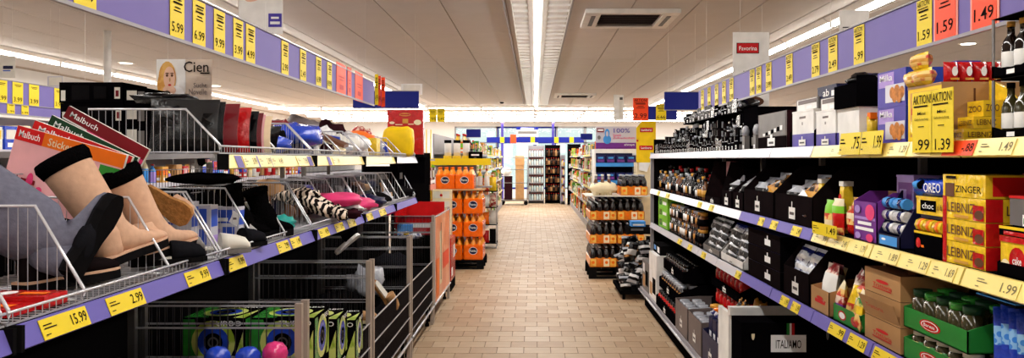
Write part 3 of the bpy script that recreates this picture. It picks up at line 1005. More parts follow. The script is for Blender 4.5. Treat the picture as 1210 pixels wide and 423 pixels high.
for k, px in enumerate((879, 892)):
    y = YR(px, 1.265)
    b = MB().box(1.262, 1.292, y - .028, y + .028, T, T + .085, 'grey')
    b.lathe((1.277, y, T + .085), [(.02, 0), (.024, .03), (.016, .055), (.004, .062)], 'shine_silver', 8)
    put(b, (1.262, y + .028, T), FR, .056, .085, [(.2, .1, .8, .35, 'print_white')])
    tag(b.build('gift_bottle_box'), ('small grey gift box with rounded silver top, left one', 'small grey gift box with rounded silver top, beside the taupe carton')[k], 'box', 'small grey gift boxes')

rg = random.Random(11)
# far end of the top shelf: dark gift packs and bottles, two deep and stacked
def dark_bottle(x, y, z, h, r, label, group, cap='shine_silver', lab='white', glass='glass_dark'):
    o = empty('bottle', (x, y, z), label, 'bottle', group)
    b = MB()
    b.lathe((x, y, z), [(r * .9, 0), (r, h * .03), (r, h * .56), (r * .75, h * .66), (r * .4, h * .74), (r * .38, h * .88)], glass, 9)
    part(b, 'body', o)
    part(MB().lathe((x, y, z + h * .87), [(r * .46, 0), (r * .48, h * .13)], cap, 9), 'cap', o)
    b = MB().lathe((x, y, z + h * .16), [(r * 1.012, 0), (r * 1.012, h * .3)], lab, 9)
    part(b, 'label', o)
    return o


# far end panel of the right shelves
r = empty('gondola_end', (1.5, 8.58, 0), 'dark end panel with pale upright closing the right shelves', 'shelf unit')
part(MB().box(1.27, 1.76, 8.572, 8.59, 0, 1.76, 'shelf_dark'), 'panel', r)
part(MB().box(1.235, 1.268, 8.565, 8.60, 0, 1.62, 'shelf_grey'), 'upright', r)


def gift_pack(x, y, wv, dp, z, h, mm, label, group):
    b = MB().box(x, x + dp, y, y + wv, z, z + h, mm, top='black')
    put(b, (x, y + wv, z), FR, wv, h, [(.0, .62, 1, .66, 'shine_silver'), (.28, .10, .66, .36, 'print_white'), (.36, .17, .58, .28, 'mid'), (.06, .7, .2, .95, 'grey')])
    put(b, (x, y, z), FC, dp, h, [(.1, .1, .9, .4, 'grey'), (.2, .6, .4, .9, 'shine_silver')])  # silver marks are glints painted on the black pack
    return tag(b.build('gift_pack'), label, 'box', group)


for rowi, (xf, y0_, y1_, hl, hh_) in enumerate(((1.268, 5.02, 8.45, .07, .11), (1.35, 5.0, 8.45, .13, .19), (1.44, 4.98, 8.45, .20, .27))):
    y = y0_
    ph = ['front', 'middle', 'back'][rowi]
    while y < y1_:
        u = rg.random(); h = rg.uniform(hl, hh_)
        if rowi == 0 or u < .35:
            wv = rg.uniform(.05, .09)
            gift_pack(xf, y, wv, .065, T, h, rg.choice(['black', 'dark', 'umber', 'black', 'shine_black']), 'small black gift pack in the %s row of the far top shelf' % ph, 'black gift packs %s row' % ph)
        else:
            wv = .07
            dark_bottle(xf + .035, y + .035, T, h, .031, 'glossy black bottle in the %s row of the far top shelf' % ph, 'black bottles %s row' % ph, cap=rg.choice(['shine_silver', 'shine_black', 'shine_black', 'shine_silver']), lab=rg.choice(['dark', 'black', 'black', 'white', 'shine_black']), glass='shine_black')
        y += wv + rg.uniform(.006, .022)
# second storey of shiny black packs resting on the back row
b = MB().box(1.43, 1.72, 5.55, 7.75, T + .275, T + .28, 'black'); tag(b.build('layer_board'), 'black sheet laid over the back row of bottles', 'board')
y = 5.6
while y < 7.7:
    h = rg.uniform(.06, .12); wv = rg.uniform(.08, .16)
    if rg.random() < .5:
        gift_pack(1.44, y, wv, .12, T + .281, h, rg.choice(['shine_black', 'black', 'patch_dark']), 'black gift pack lying on top of the bottles', 'black packs on the bottles')
    else:
        b = MB().blob((1.50, y + wv / 2, T + .281 + h * .45), .07, wv * .5, h * .45, 'shine_black', int(y * 10), .5, 12, 8, 3)
        for q in range(3): b.blob((1.44, y + wv * (.25 + .25 * q), T + .281 + h * (.4 + .2 * (q % 2))), .012, .014, .012, 'shine_silver', q, .6, 6, 4)  # silver lumps stand for glints on the black foil
        tag(b.build('foil_bag'), 'shiny black foil bag lying on top of the bottles', 'bag', 'black foil bags on the bottles')
    y += wv + .012

# ================================================================ goods on the right: middle shelf
# near edge: red and yellow snack trays with a nut bag
tray('snack_tray', 'black tray of yellow cake boxes at the right picture edge', 'tray', 1.265, 1.56, 1.96, 2.20, M_, M_ + .10, 'black', .35, tagm=None)
for k, yy in enumerate((1.965, 2.082)):
    b = MB().box(1.272, 1.44, yy, yy + .113, M_ + .0045, M_ + .108, 'shine_yellow')
    put(b, (1.272, yy + .113, M_ + .0045), FR, .113, .1035, [(.35, .05, 1, .75, 'shine_red', 'O'), (.5, .3, .85, .5, 'print_white', 'cake'), (.05, .1, .4, .4, 'cream', 'O'), (0, .85, 1, 1, 'shine_red')])
    put(b, (1.272, yy, M_ + .0045), FC, .168, .1035, [(.1, .1, .6, .8, 'cream'), (.6, .1, .95, .7, 'shine_red', 'O')])
    tag(b.build('cake_box'), ('yellow cake box with red round emblem, at the picture edge', 'yellow cake box with red round emblem, beside the biscuit stack')[k], 'box', 'yellow cake boxes')
b = MB().box(1.268, 1.44, 1.965, 2.195, M_ + .109, M_ + .135, 'black')
put(b, (1.268, 2.195, M_ + .109), FR, .23, .026, [(0, .7, 1, 1, 'yellow'), (.1, .1, .9, .5, 'shine_red')])
tag(b.build('lid_board'), 'black lid board lying on the yellow cake boxes', 'board')
carton('grey_box', 'grey box with red top on the black lid board', 'box', 1.30, 1.48, 2.10, 2.20, M_ + .136, M_ + .215, 'grey', top='red')
for k, yy in enumerate((1.99, 2.055)):
    b = MB().pouch((1.30, yy + .05, M_ + .136), -Y_, Z_, .075, .12, .055, 'nuts', k + 3, .25)
    put(b, (1.272, yy + .04, M_ + .14), FR, .05, .03, [(0, 0, 1, 1, 'print_white'), (.1, .2, .9, .7, 'green')])
    tag(b.build('nut_bag'), ('clear bag of brown nuts at the right picture edge', 'clear bag of brown nuts with green label before the grey box')[k], 'bag', 'bags of nuts')
# biscuit stack
yn, yf = YR(1165, 1.265), YR(1114, 1.265)
hs = (ZP(207, yn) - M_) / 4
for k in range(4):
    z0 = M_ + k * hs
    b = MB().box(1.265, 1.46, yn + .002, yf - .002, z0 + E, z0 + hs - .001, 'shine_yellow')
    wv = yf - yn
    dd = [(.0, .0, .10, 1, 'shine_red'), (.12, .32, .78, .74, 'brown', 'LEIBNIZ'), (.74, .05, .98, .7, 'shine_red'), (.78, .1, .98, .5, 'brown', 'O'), (.3, .1, .65, .22, 'gold')]
    if k == 3: dd = [(.3, .12, .95, .6, 'shine_yellow'), (.32, .2, .92, .5, 'ink', 'ZINGER'), (.08, .0, .3, .6, 'brown'), (.1, .8, .35, .92, 'ink')]
    put(b, (1.265, yf - .002, z0), FR, wv - .004, hs, dd)
    put(b, (1.265, yn + .002, z0), FC, .195, hs, [(.0, .02, .25, .98, 'shine_red'), (.3, .3, .9, .7, 'brown', 'LEIBNIZ')] if k < 3 else [(.1, .1, .9, .9, 'red')])
    tag(b.build('biscuit_pack'), ['lowest yellow and red biscuit pack of the four-high stack', 'second yellow and red biscuit pack from below in the stack', 'third yellow and red biscuit pack from below in stack', 'topmost yellow biscuit pack of the four-high stack'][k], 'box', 'stacked biscuit packs')
carton('red_carton', 'plain red carton behind the top of the biscuit stack', 'carton', 1.47, 1.65, 2.22, 2.42, M_, M_ + .27, 'red', c=[(.1, .1, .9, .9, 'shine_red')])
# cookie roll display
yn, yf = 2.497, 2.62
z = M_
tray('black_tray', 'black tray with red tomato print below the yellow cookie packs', 'tray', 1.265, 1.50, yn, yf + .06, z, z + .11, 'black', .72, tagm=None, a=[(0, .9, 1, 1, 'yellow'), (.08, .3, .26, .72, 'shine_red', 'O'), (.28, .35, .38, .45, 'orange')])
for k in range(3):
    b = MB().tube([(1.285 + .0, yn + .014 + k * .058, z + .098), (1.285, yn + .066 + k * .058, z + .098)], .021, 'shine_yellow', 8)
    b.tube([(1.285, yn + .03 + k * .058, z + .098), (1.285, yn + .05 + k * .058, z + .098)], .0216, 'orange', 8)
    b.box(1.275, 1.36, yn + .012 + k * .058, yn + .068 + k * .058, z + .0045, z + .077, 'shine_yellow')
    tag(b.build('cookie_roll'), 'yellow cookie roll lying in the black tomato tray', 'packet', 'yellow cookie rolls')
carton('choc_box', 'yellow box with dark cookie logo marked x16', 'box', 1.27, 1.48, yn, yf + .055, z + .135, z + .192, 'shine_yellow', a=[(.16, .2, .74, .82, 'black'), (.24, .34, .66, .68, 'print_white', 'choc'), (.78, .3, .96, .7, 'brown', 'x16')], c=[(.2, .2, .8, .8, 'black')])
b = MB().box(1.285, 1.5, yn, yf + .055, z + .1215, z + .1345, 'navy')
tag(b.build('navy_board'), 'navy board between cookie rolls and the x16 box', 'board')
for k in range(2):
    b = MB()
    zc = z + .222; yy = yn + .004; xx = 1.30 + k * .066
    b.tube([(xx, yy, zc), (xx, yy + .20, zc)], .030, 'shine_blue' if not k else 'shine_navy', 10)
    b.tube([(xx, yy - .012, zc), (xx, yy, zc)], .012, 'sky', 8); b.tube([(xx, yy + .2, zc), (xx, yy + .212, zc)], .012, 'sky', 8)
    if not k:
        b.text('OREO', (xx - .0310, yy + .125, zc - .014), -Y_, Z_, .11, .03, 'print_white')
        for q in range(2): b.blob((xx - .02, yy + .15 + q * .03, zc + .008), .02, .022, .016, 'sky' if q else 'black', q, .3, 8, 5)
    tag(b.build('cookie_roll'), ('blue cookie roll with white OREO lettering on the x16 box', 'dark blue cookie roll behind the OREO roll')[k], 'packet', 'blue cookie rolls')
y0, y1 = YR(1063, 1.265), YR(1037, 1.265)
tray('navy_display', 'navy display case of white cookie rolls beside the purple box', 'display', 1.265, 1.46, y0, y1, z, z + .20, 'navy', .22, tagm=None, a=[(.1, .15, .9, .9, 'sky'), (.2, .5, .4, .7, 'print_white', 'O')])
for k in range(3):
    for q in range(2):
        b = MB(); zc = z + .066 + k * .045; yy = y0 + .012 + q * .090
        b.tube([(1.30, yy, zc), (1.30, yy + .08, zc)], .020, 'shine_white' if k < 2 else 'sky', 8)
        b.tube([(1.30, yy + .02, zc), (1.30, yy + .045, zc)], .0206, 'shine_navy', 8)
        b.box(1.296, 1.38, yy, yy + .08, zc - .0215, zc - .0195, 'navy')
        tag(b.build('wafer_roll'), ['white wafer roll in the lowest row of the navy display case', 'white wafer roll in the middle row of navy display case', 'sky blue wafer roll on top in the navy display case'][k], 'packet', 'wafer rolls row %s' % 'abc'[k])
# purple boxes
carton('lilac_box', 'tall lilac box with flap behind the purple heart box', 'box', 1.36, 1.46, 2.885, 3.02, M_, M_ + .255, 'lilac', a=[(.1, .1, .9, .9, 'purple'), (.2, .3, .6, .8, 'lilac')], c=[(.1, .1, .9, .9, 'lilac')])
b = MB().extr([(1.39, 2.83, M_ + .258), (1.46, 2.86, M_ + .258), (1.46, 2.80, M_ + .31)], (.01, .01, .002), 'shine_pink')
b.box(1.385, 1.465, 2.80, 2.88, M_ + .2565, M_ + .2585, 'rose')
tag(b.build('pink_bag'), 'pointed pink foil bag lying on the lilac box', 'bag') if False else None
y0, y1 = YR(1036, 1.262) + .002, YR(1009, 1.262)
tray('heart_box', 'purple box with pink hearts and cut-out brown top', 'box', 1.262, 1.40, y0, y1, M_, M_ + .19, 'purple', .80, inner='card', tagm=None, a=[(.05, .55, .95, .62, 'lilac'), (.2, .42, .8, .5, 'print_white'), (.1, .28, .9, .36, 'print_white'), (.55, .55, .95, .95, 'pink', 'O'), (.1, .05, .35, .22, 'lilac', 'O'), (.6, .02, .9, .22, 'pink', 'O'), (.1, .7, .35, .9, 'lilac', 'O')])
# fruit snack bags, tall yellow box
for k, (px, hh, ms) in enumerate(((1002, .12, ['shine_red', 'patchwork', 'cream', 'patchwork']), (993, .15, ['patchwork', 'shine_red', 'shine_red', 'lime', 'cream']), (984, .14, ['patchwork', 'cream', 'patchwork', 'lime', 'lime']), (1006, .16, ['patchwork', 'cream', 'shine_red', 'shine_gold']))):
    Y = YR(px, 1.28)
    b = MB().pouch((1.275 + .035 * (k == 3) + .03 * (k == 0), Y + .055, M_), -Y_, Z_, .11, hh, .05, 'patchwork', k, .15, mats=ms)
    tag(b.build('snack_bag'), ['low red fruit snack bag beside the purple heart box', 'red and lime fruit snack bag in the colourful row', 'pale lime fruit snack bag next to the tall yellow carton', 'tall patterned fruit snack bag behind the others'][k], 'bag', 'colourful snack bags')
for k, (px, hh) in enumerate(((974, .205), (1000, .20))):
    Y = YR(px, 1.33)
    b = MB()
    b.extr([(1.30, Y - .035, M_), (1.36, Y - .035, M_), (1.33, Y - .035, M_ + .05)], (0, .07, 0), 'shine_yellow') if False else None
    b.loft([[(1.30, Y - .03, M_), (1.36, Y - .03, M_), (1.36, Y + .03, M_), (1.30, Y + .03, M_)], [(1.312, Y - .02, M_ + hh), (1.348, Y - .02, M_ + hh), (1.348, Y + .02, M_ + hh), (1.312, Y + .02, M_ + hh)]], 'shine_yellow', sm=False)
    b.box(1.308, 1.352, Y - .024, Y + .024, M_ + hh, M_ + hh + .02, 'paper')
    if k: b.disc((1.303, Y, M_ + hh * .75), -Y_, Z_, .018, 'shine_red')
    tag(b.build('yellow_carton'), ('tall tapered yellow carton with pale cap beside dark tray', 'tall tapered yellow carton with red dot behind the snack bags')[k], 'carton', 'tapered yellow cartons')
b = MB(); yy = YR(961, 1.21)
price_plate(b, (1.207, yy, M_ - .005), FR, .28, .05, '1.49', 'tag_yellow', upright=False)
b.box(1.209, 1.249, yy - .28, yy, M_ - .006, M_ - .004, 'film')
tag(b.build('price_card'), 'yellow price card standing on the rail under the tapered carton', 'price card')
# dark deluxe trays with foil packets
DT = ((916, 960, 197, 'black display tray of gold foil bags next to the yellow carton'), (879, 914, 197, 'second black display tray of foil bags from the yellow carton'),
      (866, 878, 207, 'narrow black display tray of dark foil bags'), (853, 864.5, 206, 'narrow black display tray of silver packets beside empty carton'))
for k, (pa, pb, py, lb) in enumerate(DT):
    rt, yn, yf = rtray(pa, pb, M_, py, lb, 'umber', .50, X=1.262, depth=.30, inner='black')
    n = 9 if k < 2 else 4
    for q in range(n):
        nc = 3 if k < 2 else 2
        b = MB(); ww = (yf - yn - .016) / nc * 1.06
        b.pouch((1.325 + .062 * (q // nc), yn + .006 + (q % nc) * (ww / 1.06) + ww, M_ + .0045), (-Y_ + X_ * .12 * ((q * 2) % 3 - 1)), (Z_ + X_ * .1 - Y_ * .18 * (q % 3 - 1)), ww, (.20 if k < 2 else .18) + .028 * (q // nc) - .02 * ((q * 5) % 3), .07, 'patch_gold', q + k * 5, .9,
                mats=(['shine_black', 'shine_black', 'shine_black', 'shine_gold', 'patch_gold', 'shine_silver'] if k < 2 and q % 3 == 0 else (['shine_black', 'shine_black', 'shine_silver', 'shine_black', 'shine_white'] if q % 3 == 1 else ['shine_black', 'patch_dark', 'shine_black', 'patch_dark', 'shine_silver'])))
        tag(b.build('foil_bag'), ['crumpled black and gold foil bag in the tray next to the yellow carton', 'crumpled black and gold foil bag in the second black tray', 'dark foil bag in the narrow black tray', 'silver and black packet in the narrow tray beside empty carton'][k], 'bag', 'foil bags in tray %s' % 'abcd'[k])
rt, yn, yf = rtray(833, 851, M_, 191, 'open carton with pale empty inside among the dark trays', 'umber', .16, X=1.262, depth=.16, inner='rose')
y = YR(831, 1.28); k = 0
while y < 8.35:
    h = rg.uniform(.16, .26)
    dark_bottle(1.30, y, M_, h * .8, .032, 'short dark bottle with white label in front on the far middle shelf', 'front bottles on the middle shelf', cap=rg.choice(['shine_silver', 'shine_gold', 'shine_black']), lab=rg.choice(['white', 'dark', 'gold', 'black', 'white']), glass=rg.choice(['glass_dark', 'shine_black', 'shine_brown', 'shine_black']))
    dark_bottle(1.40, y + .03, M_, h, .036, 'taller dark bottle behind on the far middle shelf', 'back bottles on the middle shelf', cap=rg.choice(['shine_red', 'shine_silver', 'shine_black']), lab=rg.choice(['white', 'dark', 'cream']), glass=rg.choice(['glass_dark', 'shine_black']))
    y += .084 if y < 7 else .095
# ================================================================ goods on the right: lower shelf
# blue striped bags under the near yellow rail
for k in range(7):
    yy = 2.13 + k * .036 if k < 4 else 2.13 + (k - 4) * .05
    xx = 1.275 if k < 4 else 1.38
    b = MB()
    o = Vector((xx, yy, L_))
    b.pouch(o, X_ * 1.0 if k >= 4 else X_, Z_, .10, .265 + .008 * (k % 3), .036, 'stripe_blue', k, .2, mats=['stripe_blue', 'stripe_blue', 'shine_blue', 'stripe_blue', 'shine_blue'])
    put(b, (xx + .02, yy - .019, L_), FC, .06, .2, [(.2, .08, .5, .2, 'print_red', 'O'), (.3, .25, .8, .6, 'rail_white')])
    tag(b.build('blue_bag'), 'shiny blue and white striped bag in the row below the near rail', 'bag', 'blue striped bags')
b = MB().box(1.262, 1.50, 2.11, 2.30, L_ + .2825, L_ + .290, 'dark', top='dark'); b.box(1.262, 1.34, 2.11, 2.30, L_ + .2905, L_ + .293, 'sky')
tag(b.build('cover_board'), 'dark lid with pale blue edge lying on the blue bags', 'board')
b = MB().lathe((1.30, 2.03, L_), [(.035, 0), (.036, .10), (.03, .115), (.03, .13)], 'glass_dark', 10); b.lathe((1.30, 2.03, L_ + .115), [(.036, 0), (.036, .03)], 'shine_red', 12)
tag(b.build('red_lid_jar'), 'dark jar with a red lid at the lower right corner', 'jar')
# green trays of jars, two high
yn, yf = 2.345, 2.75
def jar(b, x, y, z, h, r, body, lid, lab=None):
    b.lathe((x, y, z), [(r * .92, 0), (r, h * .06), (r, h * .74), (r * .8, h * .8), (r * .8, h * .82)], body, 9)
    b.lathe((x, y, z + h * .82), [(r * .88, 0), (r * .88, h * .18)], lid, 9)
    if lab: b.lathe((x, y, z + h * .2), [(r * 1.012, 0), (r * 1.012, h * .42)], lab, 9)


for k, z0 in enumerate((L_, L_ + .105)):
    tray('green_tray', ('lower green carton tray of jars with red oval logo', 'upper green carton tray of jars with red oval logo')[k], 'tray', 1.262, 1.52, yn, yf, z0, z0 + .103, 'green', .66, 'green jar trays', tagm=None,
         a=[(.28, .25, .62, .8, 'shine_red', 'O'), (.31, .31, .59, .74, 'print_white', 'O'), (.325, .34, .575, .71, 'shine_red', 'O'), (.36, .46, .54, .62, 'print_white', 'Baresa')], c=[(.1, .1, .9, .9, 'green')])
    for i in range(5):
        for j in range(2):
            b = MB(); jar(b, 1.305 + j * .08, yn + .045 + i * .078, z0 + .0045, .098 + .03 * k, .034, 'glass_olive', 'paper' if not k else ('shine_green' if (i + j) % 2 else 'darkgreen'), 'patch_green' if not k else None)
            tag(b.build('sauce_jar'), ('small sauce jar with white lid in the lower green tray', 'dark sauce jar in the upper green tray')[k], 'jar', ('jars in the lower green tray', 'jars in the upper green tray')[k])
# tan cartons, three high, bowls on top
yn, yf = YR(1062, 1.262) + .004 - .06, YR(1022, 1.262)
yn = 2.775
hh = .088
for k in range(3):
    z0 = L_ + k * (hh + .002)
    b = MB().box(1.262, 1.5, yn, yf, z0, z0 + hh, 'card', top='brown')
    wv = yf - yn
    put(b, (1.262, yf, z0), FR, wv, hh, [(.25, .28, .78, .46, 'print_red', 'Trattoria'), (.34, .48, .7, .62, 'print_red', 'O'), (.25, .22, .78, .26, 'print_red')])
    if k == 1:
        b.extr([(1.262, yn, z0 + hh * .1), (1.262, yf, z0 + hh * .1), (1.238, yf, z0 + hh * .86), (1.238, yn, z0 + hh * .86)], (-.002, 0, 0), 'card')
        b.text('Trattoria', (1.236 + .0, yf - wv * .25, z0 + hh * .45), -Y_, Vector((-.3, 0, 1)).normalized(), wv * .5, hh * .18, 'print_red')
        b.box(1.30, 1.48, yn + .02, yf - .02, z0 + hh, z0 + hh + .0015, 'maroon')
    tag(b.build('tan_carton'), ['lowest tan carton with red logo of the stack of three', 'middle tan carton with open flap of the stack of three', 'topmost tan carton with red logo carrying bowls'][k], 'carton', 'tan cartons with red logo')
for k, (xx, yy) in enumerate(((1.34, yn + .045), (1.36, yf - .05))):
    b = MB().lathe((xx, yy, L_ + 3 * (hh + .002) + .0005), [(.035, 0), (.052, .03), (.054, .034), (.048, .034), (.032, .006)], 'shine_brown', 12, ['shine_brown', 'shine_white', 'shine_white', 'brown'])
    tag(b.build('bowl'), ('brown ready-meal bowl on the tan cartons, the nearer one', 'brown ready-meal bowl on the tan cartons, the farther one')[k], 'bowl', 'brown bowls')
# colourful bag heap with green tray and open tan carton
yn, yf = YR(1018, 1.262) + .01, YR(990, 1.262)
yn = max(yn, 3.10)
tray('green_tray', 'low green tray with red oval logo under the pasta bags', 'tray', 1.262, 1.5, yn, yf + .05, L_, L_ + .11, 'green', .6, tagm=None, a=[(.2, .2, .5, .8, 'shine_red', 'O'), (.24, .3, .46, .7, 'print_white', 'O'), (.68, .2, .98, .8, 'shine_red', 'O')])
for k in range(7):
    yy = yn + .04 + (k % 4) * .075
    b = MB().pouch((1.285 + .05 * (k // 4) + .012 * (k % 2), yy + .05, L_ + .006), -Y_ + X_ * .3 * (k % 3 - 1), Z_ + X_ * .22 - Y_ * .2 * (k % 3 - 1), .105, .16 + .06 * (k // 4) + .02 * (k % 3), .05, 'patchwork', k + 20, .3,
                   mats=[['patchwork', 'shine_yellow', 'patch_green', 'cream'], ['patch_red', 'cream', 'shine_yellow', 'patchwork'], ['patchwork', 'shine_yellow', 'shine_yellow', 'patch_red'], ['purple', 'patch_red', 'patchwork', 'cream']][k % 4])
    tag(b.build('pasta_bag'), 'colourful yellow and red pasta bag in the heap over the green tray', 'bag', 'colourful pasta bags')
y0, y1 = YR(978, 1.25), YR(957, 1.25)
tray('open_carton', 'tan open carton leaning out with red and white bags', 'carton', 1.255, 1.5, y0, y1, L_, L_ + .13, 'card', .8, inner='tan', tagm=None, a=[(.25, .4, .8, .55, 'print_red'), (.35, .55, .7, .7, 'print_red', 'O')])
for k, (ms, dy, dz) in enumerate(((['patch_red', 'white', 'white', 'patch_red'], .03, .0), (['darkred', 'shine_red', 'white', 'darkred'], .11, .0), (['shine_red', 'patch_red', 'cream'], .18, .0))):
    b = MB().pouch((1.27 + .03 * k, y0 + dy + .10, L_ + .006), -Y_, Z_ + X_ * .25 - Y_ * .25 * (k - 1), .13, .22 - .01 * k, .06, 'patch_red', k + 2, .3, mats=ms)
    tag(b.build('red_bag'), ['white and red bag standing out of the open tan carton', 'dark red bag in the middle of the open tan carton', 'bright red bag at the far side of the open carton'][k], 'bag', 'red bags in carton')
b = MB(); yy = 3.0
b.box(1.56, 1.80 - .07, 3.02, 3.024, L_ + .25, L_ + .30, 'taupe'); put(b, (1.56, 3.02, L_ + .25), FC, .17, .05, [(.06, .2, .95, .8, 'ink', 'ITALIAMO')])
b.tube([(1.645, 3.026, L_), (1.645, 3.026, L_ + .27)], .004, 'dark')
tag(b.build('name_card'), 'small taupe card reading ITALIAMO behind the pasta bags', 'sign')
# dark trays with white and blue packets
for k, (pa, pb, py, mm, ms, lb, fl) in enumerate((
        (926, 956, 285, 'umber', ['patch_blue', 'shine_white', 'patch_blue', 'shine_navy', 'shine_white'], 'black tray of blue and white packets beside the open tan carton', .48),
        (852, 878, 283, 'white', ['patch_dark', 'shine_silver', 'patch_blue', 'shine_navy'], 'white tray of silver packets on the lower shelf', .25),
        (831, 850, 274, 'grey', ['patch_dark', 'shine_silver', 'patch_dark', 'shine_white'], 'grey tray of silver white packets further along lower shelf', .25))):
    rt, yn, yf = rtray(pa, pb, L_, py, lb, mm, fl, X=1.262, depth=.28, inner='black' if k == 0 else 'paper')
    for q in range(8):
        b = MB(); ww = (yf - yn) / 2 - .01
        col, row = q % 2, q // 2
        b.pouch((1.28 + .012 * row, yn + .005 + col * (ww + .006) + ww, L_ + .012 + row * .050), -Y_, Z_ * .8 + X_ * .5, ww, .10, .045, 'patch_blue', q + k, .35, mats=ms)
        tag(b.build('packet'), ['blue and white packet in the black tray beside tan carton', 'silver packet stacked in the white tray', 'silver and white packet stacked in the grey tray'][k], 'packet', 'packets in lower tray %s' % 'abc'[k])
for k in range(3):
    yn, yf = YR(922, 1.262), YR(884, 1.262)
    z0 = L_ + k * .092
    b = MB().box(1.262, 1.53, yn + .003, yf - .003, z0, z0 + .09, 'umber', near='black', top='navy')
    put(b, (1.262, yf - .003, z0), FR, yf - yn, .09, [(.55, .25, .72, .62, 'print_white'), (.62, .62, .65, .85, 'print_white')])
    tag(b.build('dark_carton'), ['lowest dark carton of the stack of three with white labels', 'middle dark carton of the stack of three with white labels', 'topmost dark carton of the stack of three with white labels'][k], 'carton', 'stacked dark cartons')
y = YR(829, 1.28); k = 0
while y < 7.6:
    h = rg.uniform(.09, .13)
    for lay in range(2):
        b = MB(); jar(b, 1.30, y, L_ + lay * .132, .13, .036, rg.choice(['shine_black', 'glass_dark', 'shine_brown']), rg.choice(['shine_gold', 'shine_black', 'shine_silver']), rg.choice(['patch_gold', 'dark', 'black', 'white']))
        tag(b.build('deli_jar'), ('dark delicatessen jar in the lower layer by the green cartons', 'dark delicatessen jar in the upper layer by the green cartons')[lay], 'jar', 'delicatessen jars layer %s' % 'ab'[lay])
    y += .085
for k, z0 in enumerate((L_, L_ + .10, L_ + .20)):
    carton('green_carton', ['lowest bright green carton at the lower shelf end', 'middle bright green carton at the lower shelf end', 'topmost bright green carton at the lower shelf end'][k], 'carton', 1.262, 1.42, 7.65, 8.2, z0, z0 + .085 + .013, 'lime', 'green cartons', a=[(.1, .2, .4, .8, 'shine_green'), (.5, .3, .9, .6, 'print_white')], c=[(.2, .3, .8, .7, 'green')])

# ================================================================ goods on the right: base deck
b = MB().box(1.125, 1.66, 4.38, 4.60, B_, .656, 'black')
put(b, (1.125, 4.38, B_), FC, .535, .456, [(.30, .655, .66, .86, 'print_white'), (.35, .70, .61, .80, 'ink', 'ITALIAMO'), (.46, .86, .49, 1.0, 'green'), (.49, .86, .51, 1.0, 'print_white'), (.51, .86, .54, 1.0, 'print_red'), (.10, .80, .135, .93, 'cream', 'O'), (.86, .80, .89, .93, 'grey', 'O')])
b.box(1.125, 1.30, 4.375, 4.38, .60, .66, 'black'); b.box(1.44, 1.66, 4.375, 4.38, .60, .66, 'black')
tag(b.build('gift_crate'), 'large black crate with ITALIAMO label on the base deck', 'crate')
b = MB().box(1.118, 1.50, 4.64, 4.66, B_, .70, 'white'); b.box(1.118, 1.14, 4.66, 4.9, B_, .66, 'white'); b.box(1.118, 1.5, 4.64, 4.9, B_, B_ + .01, 'white')
b.box(1.118, 1.5, 4.605, 4.64, .655, .70, 'white')
tag(b.build('white_carton'), 'open white carton just behind the large black ITALIAMO crate', 'carton')
for k in range(4):
    b = MB().blob((1.24 + .1 * (k % 2), 4.72 + .1 * (k // 2), B_ + .37), .042, .042, .14, 'shine_gold' if k % 2 else 'patch_gold', k, .3)
    b.box(1.20 + .1 * (k % 2), 1.28 + .1 * (k % 2), 4.68 + .1 * (k // 2), 4.76 + .1 * (k // 2), B_ + .0105, B_ + .24, 'navy')
    tag(b.build('cake_bag'), 'navy and gold cake bag standing in the open white carton', 'bag', 'cake bags in white carton')


def btray(y0, y1, z0, h, label, m='black', front=.5, x0=1.13, x1=1.56, **kw):
    return tray('base_tray', label, 'tray', x0, x1, y0, y1, z0, z0 + h, m, front, 'trays on the right base deck', **kw)


def fill_jars(y0, y1, z0, h, r, body, lid, lab, label, group, x0=1.17, nx=2, name='preserve_jar'):
    n = int((y1 - y0) / (2 * r + .012))
    st = (y1 - y0) / n
    first_ = None
    for i in range(n):
        for j in range(nx):
            px_, py_ = x0 + j * (2 * r + .008), y0 + st * (i + .5)
            if first_ is None:
                q = MB(); jar(q, px_, py_, z0, h, r, body, lid, lab)
                first_ = tag(q.build(name), label, 'jar', group); p0 = (px_, py_)
            else:
                dup(first_, (px_ - p0[0], py_ - p0[1], 0))


# navy bags with gold loops
btray(4.93, 5.42, B_, .26, 'navy base tray with gold topped bags left of the white carton', 'navy', .8)
for k in range(8):
    yy, xx = 4.96 + (k % 4) * .115, 1.17 + (k // 4) * .16
    b = MB().box(xx, xx + .12, yy, yy + .10, B_ + .0045, B_ + .30, 'navy')
    b.blob((xx + .06, yy + .05, B_ + .33), .055, .05, .035, 'patch_blue', k, .5)
    b.blob((xx + .04, yy + .05, B_ + .37), .045, .045, .016, 'shine_gold' if k % 2 else 'shine_orange', k + 3, .4)
    put(b, (xx, yy + .1, B_), FR, .1, .3, [(.2, .5, .8, .7, 'print_white')])
    tag(b.build('gift_bag'), 'navy gift bag with a golden loop in the base tray', 'bag', 'navy gift bags')
# grey fronted trays
for k, (ya, yb) in enumerate(((5.46, 5.92), (5.95, 6.46))):
    btray(ya, yb, B_, .25, ('nearer grey-brown base tray with white label', 'farther grey-brown base tray with white label')[k], 'taupe', .95, inner='black')
    fill_jars(ya + .02, yb - .02, B_ + .0045, .23, .045, 'shine_black', 'shine_silver', 'dark', ('tall black jar with silver lid in the nearer grey tray', 'tall black jar with silver lid in the farther grey tray')[k], 'black jars %s' % 'ab'[k], 1.19, 2)
